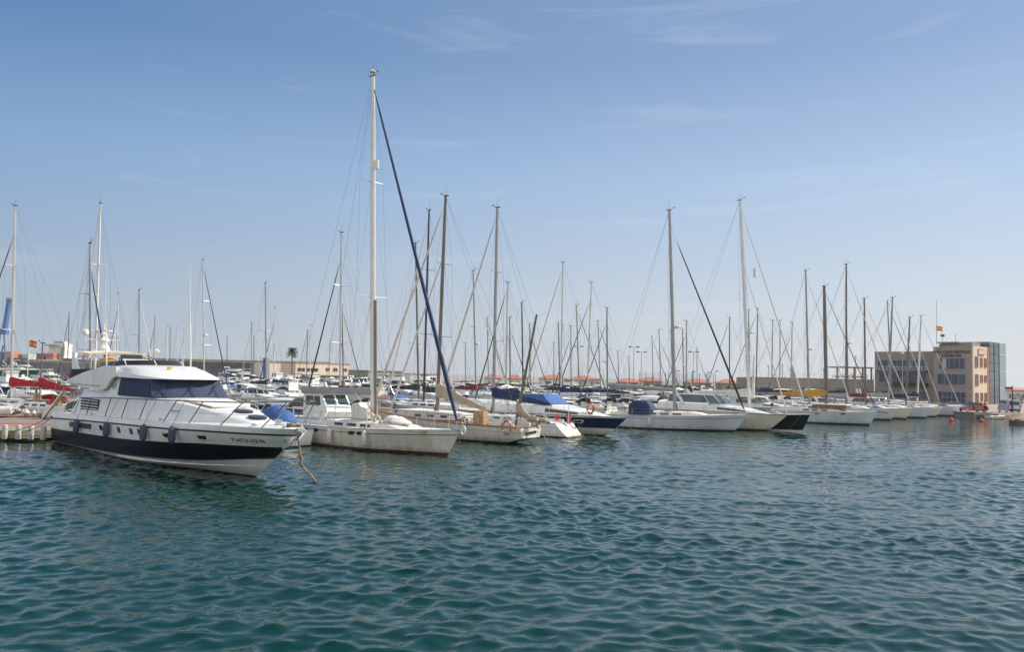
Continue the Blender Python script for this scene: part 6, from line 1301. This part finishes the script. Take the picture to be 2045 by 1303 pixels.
# ------------------------------------------------------------------ far end of the quay: car, van, person, buoys
def wheels(T, xs, y, r, w=.2):
    for x in xs:
        for sg in (-1, 1):
            t = MB().torus((x, sg * y, r), r - .09, .09, 'y', 18, 6).build('wheel', rubber, T); MB().lathe((0, 0, 0), [(.02, -.05), (r - .12, -.04), (r - .1, .05), (.05, .06)], 12).build('rim', steel, t).matrix_local = frame((x, sg * y, r), (1, 0, 0), (0, 0, 1), (0, -sg, 0)) if False else Matrix.Translation((x, sg * (y + .03), r)) @ Matrix.Rotation(-sg * PI / 2, 4, 'X')
p = far(1942, 822, 122.5); T = thing('parked_car', 'dark red saloon car parked at the quay edge', 'car', (p.x, 122.5, QZ), PI + .12)
cr2 = mat('car paint red', (.20, .012, .02), rough=.15, coat=1, var=.1)
R = [[(x, w, z0), (x, w * 1.04, lerp(z0, z1, .55)), (x, w * .93, z1), (x, 0, z1 + .03), (x, -w * .93, z1), (x, -w * 1.04, lerp(z0, z1, .55)), (x, -w, z0)] for x, w, z0, z1 in ((-2.1, .66, .38, .66), (-1.95, .78, .28, .86), (-1.3, .84, .2, .92), (0, .85, .2, .92), (1.0, .85, .2, .9), (1.75, .8, .24, .76), (2.1, .66, .32, .6))]
MB().rings(R).build('body', cr2, T)
cab_ = [(-1.45, .9), (-.75, 1.34), (.25, 1.38), (1.1, .9)]
MB().add([(x, sg * (.76 if z < 1 else .62), z) for sg in (1, -1) for x, z in cab_], [(0, 1, 5, 4), (2, 3, 7, 6), (0, 3, 2, 1), (4, 5, 6, 7), (3, 0, 4, 7)]).build('windows', glass, T)
MB().prism([(-.8, 1.335), (-.75, 1.39), (.25, 1.43), (.3, 1.375)], -.62, .62).build('roof', cr2, T)
for x, a in ((-1.1, 0), (.0, 0)): MB().prism([(x - .04, .9), (x + .08, 1.36), (x + .16, 1.36), (x + .06, .9)], -.755, .755).build('door_pillar', cr2, T)
wheels(T, (-1.3, 1.3), .76, .31)
for sg in (-1, 1): MB().box((2.0, sg * .5, .66), (.12, .28, .12)).build('headlight', mwhite, T); MB().box((-2.02, sg * .55, .72), (.08, .26, .14)).build('tail_light', ringred, T)
p = far(2017, 822, 121.5); T = thing('parked_van', 'silver blue van seen from behind on the quay', 'van', (p.x, 121.8, QZ), 1.35); sv = mat('van silver', (.42, .46, .54), rough=.25, metal=.3, coat=.5)
R = [[(x, w, .3), (x, w, z * .6), (x, w * .86, z), (x, -w * .86, z), (x, -w, z * .6), (x, -w, .3)] for x, w, z in ((-2.2, .84, 1.86), (-2.1, .88, 1.95), (1.0, .88, 1.95), (1.5, .86, 1.35), (2.2, .8, 1.0))]
MB().rings(R).build('body', sv, T); MB().box((-2.2, 0, 1.45), (.06, 1.35, .5)).build('rear_window', glass, T); MB().box((-2.22, 0, .5), (.12, 1.6, .2)).build('bumper', rubber, T)
for sg in (-1, 1): MB().box((-2.2, sg * .76, 1.0), (.06, .12, .4)).build('tail_light', ringred, T); MB().box((-.2, sg * .86, 1.5), (2.6, .06, .45)).build('side_window', glass, T)
wheels(T, (-1.4, 1.4), .78, .34)
def person(px, py, Y, lab, shirt, pants, rz=0):
    p = far(px, py, Y); T = thing('person', lab, 'person', (p.x, Y, QZ), rz)
    V = [(0, 0, .95), (0, 0, 1.2), (0, 0, 1.42), (0, 0, 1.52), (0, .0, 1.66), (.1, 0, .9), (.12, .03, .5), (.12, 0, .06), (.13, -.14, .03), (-.1, 0, .9), (-.12, -.08, .5), (-.13, .05, .06), (-.13, -.1, .03), (.2, 0, 1.4), (.27, .02, 1.12), (.24, -.15, .92), (-.2, 0, 1.4), (-.27, .0, 1.12), (-.25, -.06, .86)]
    E_ = [(0, 1), (1, 2), (2, 3), (3, 4), (0, 5), (5, 6), (6, 7), (7, 8), (0, 9), (9, 10), (10, 11), (11, 12), (2, 13), (13, 14), (14, 15), (2, 16), (16, 17), (17, 18)]
    rr = [.14, .14, .15, .06, .105, .1, .07, .05, .04, .1, .07, .05, .04, .06, .045, .035, .06, .045, .035]
    me = bpy.data.meshes.new('body'); me.from_pydata(V, E_, []); o = bpy.data.objects.new('body', me); link(o, T); sk_ = o.modifiers.new('skin', 'SKIN'); 
    for i, s in enumerate(me.skin_vertices[0].data if me.skin_vertices else []): s.radius = (rr[i], rr[i] * .8)
    if me.skin_vertices: me.skin_vertices[0].data[0].use_root = True
    o.modifiers.new('sub', 'SUBSURF').render_levels = 1; me.materials.append(pants)
    dg = bpy.context.evaluated_depsgraph_get(); m2 = bpy.data.meshes.new_from_object(o.evaluated_get(dg)); o.modifiers.clear(); o.data = m2; m2.materials.clear()
    skin = mat('skin', (.42, .24, .17), rough=.6)
    for m in (pants, shirt, skin): m2.materials.append(m)
    for f in m2.polygons: c = f.center; f.material_index = 2 if c.z > 1.5 or (abs(c.x) > .21 and c.z < 1.12 and c.z > .78) else 1 if c.z > .97 else 0; f.use_smooth = True
    MB().lathe((0, .01, 1.64), [(.1, 0), (.118, .05), (.1, .11), (.03, .14)], 10).build('hair', mat('hair dark', (.03, .02, .015)), T)
def skin_layer(me):
    pass
person(1967, 822, 120.5, 'person in a red top standing beside the red car', ringred, cdark)
T = thing('street_lamp', 'tall dark street lamp beside the van', 'lamp post', (far(2022, 822, 119.5).x, 119.5, QZ)); MB().tube([(0, 0, 0), (0, 0, 4.0)], [.1, .07], 7).build('pole', mblack, T); MB().tube([(0, 0, 3.5), (-.55, 0, 3.62)], .04, 5).build('arm', mblack, T); MB().box((-.5, 0, 3.62), (.8, .5, .3)).build('lamp_head', mblack, T); MB().lathe((0, 0, 0), [(.26, 0), (.22, .35), (.12, .5)], 10).build('base', mblack, T)
T = thing('round_bush', 'clipped dark green bush on the quay behind the van', 'bush', (far(2033, 810, 128).x, 128, QZ)); MB().tube([(0, 0, 0), (0, 0, 1.2)], .1, 6).build('trunk', wood, T); b = MB(); r2 = random.Random(9)
for i in range(420):
    v = Vector((r2.gauss(0, 1), r2.gauss(0, 1), r2.gauss(0, 1))).normalized() * r2.uniform(.6, 1.0); q = Vector((v.x * .8, v.y * .8, 1.7 + v.z * 1.2)); w = Vector((r2.uniform(-.14, .14), r2.uniform(-.14, .14), r2.uniform(-.14, .14))); b.add([q, q + w, q + Vector((w.y, -w.x, .12))], [(0, 1, 2)])
b.build('crown', mat('bush leaves', (.05, .075, .03), rough=.8, var=.5, sc=2), T)
# sloping stone bank at the quay edge
g = []; r2 = random.Random(5); x0 = far(1962, 826, 117).x; x1 = x0 + 40
for i in range(60):
    x = lerp(x0, x1, i / 59); g.append([(x + r2.uniform(-.12, .12), 116.9 - 1.9 * v * min(1, i / 8 + .15) + r2.uniform(-.1, .1), lerp(QZ + .12, -.5, v) + r2.uniform(-.12, .12)) for v in [j / 7 for j in range(8)]])
o = MB().sheet(g, -.1).build('stone_bank', mat('bank stone', (.40, .27, .21), rough=.95, var=.5, sc=1.6, bump=.8, bsc=4), None, sharp=15); o['kind'] = 'structure'
for px, py, lb in ((1900, 841, 'red mooring buoy floating near the last sloop'), (1960, 842.5, 'red mooring buoy floating below the red car')):
    p = at(px, py); T = thing('mooring_buoy', lb, 'buoy', p); MB().lathe((0, 0, -.3), [(.04, 0), (.26, .08), (.34, .3), (.28, .52), (.08, .62), (.07, .74), (.02, .76)], 14).build('float', ringred, T); MB().torus((0, 0, .5), .06, .015, 'x', 10, 5).build('ring', steel, T)
p = at(2036, 848); T = thing('floating_dock', 'short dark floating dock with a slim pole', 'dock', (p.x + .9, p.y, 0)); MB().box((0, 0, .22), (3.4, 1.6, .5)).build('deck', mat('dock timber', (.16, .12, .12), rough=.9, var=.4, sc=2), T); MB().tube([(-.2, 0, .4), (-.2, 0, 3.6)], .045, 6).build('pole', mblack, T); MB().box((-1.0, .2, .53), (.5, .3, .12)).build('cleat', rubber, T)
p = at(2004, 837.5); T, S = motorboat('rowing_boat', 'tiny white tender floating off the stone bank', (p.x, p.y), .3, 2.6, 1.2, .45, .38, style='none', det=0, rail=False, cat='tender'); MB().box((-1.4, 0, .42), (.5, .4, .4)).build('outboard_motor', cdark, T); MB().tube([(-1.2, 0, .5), (-2.3, .3, 1.5)], .03, 5).build('tiller', mwhite, T)
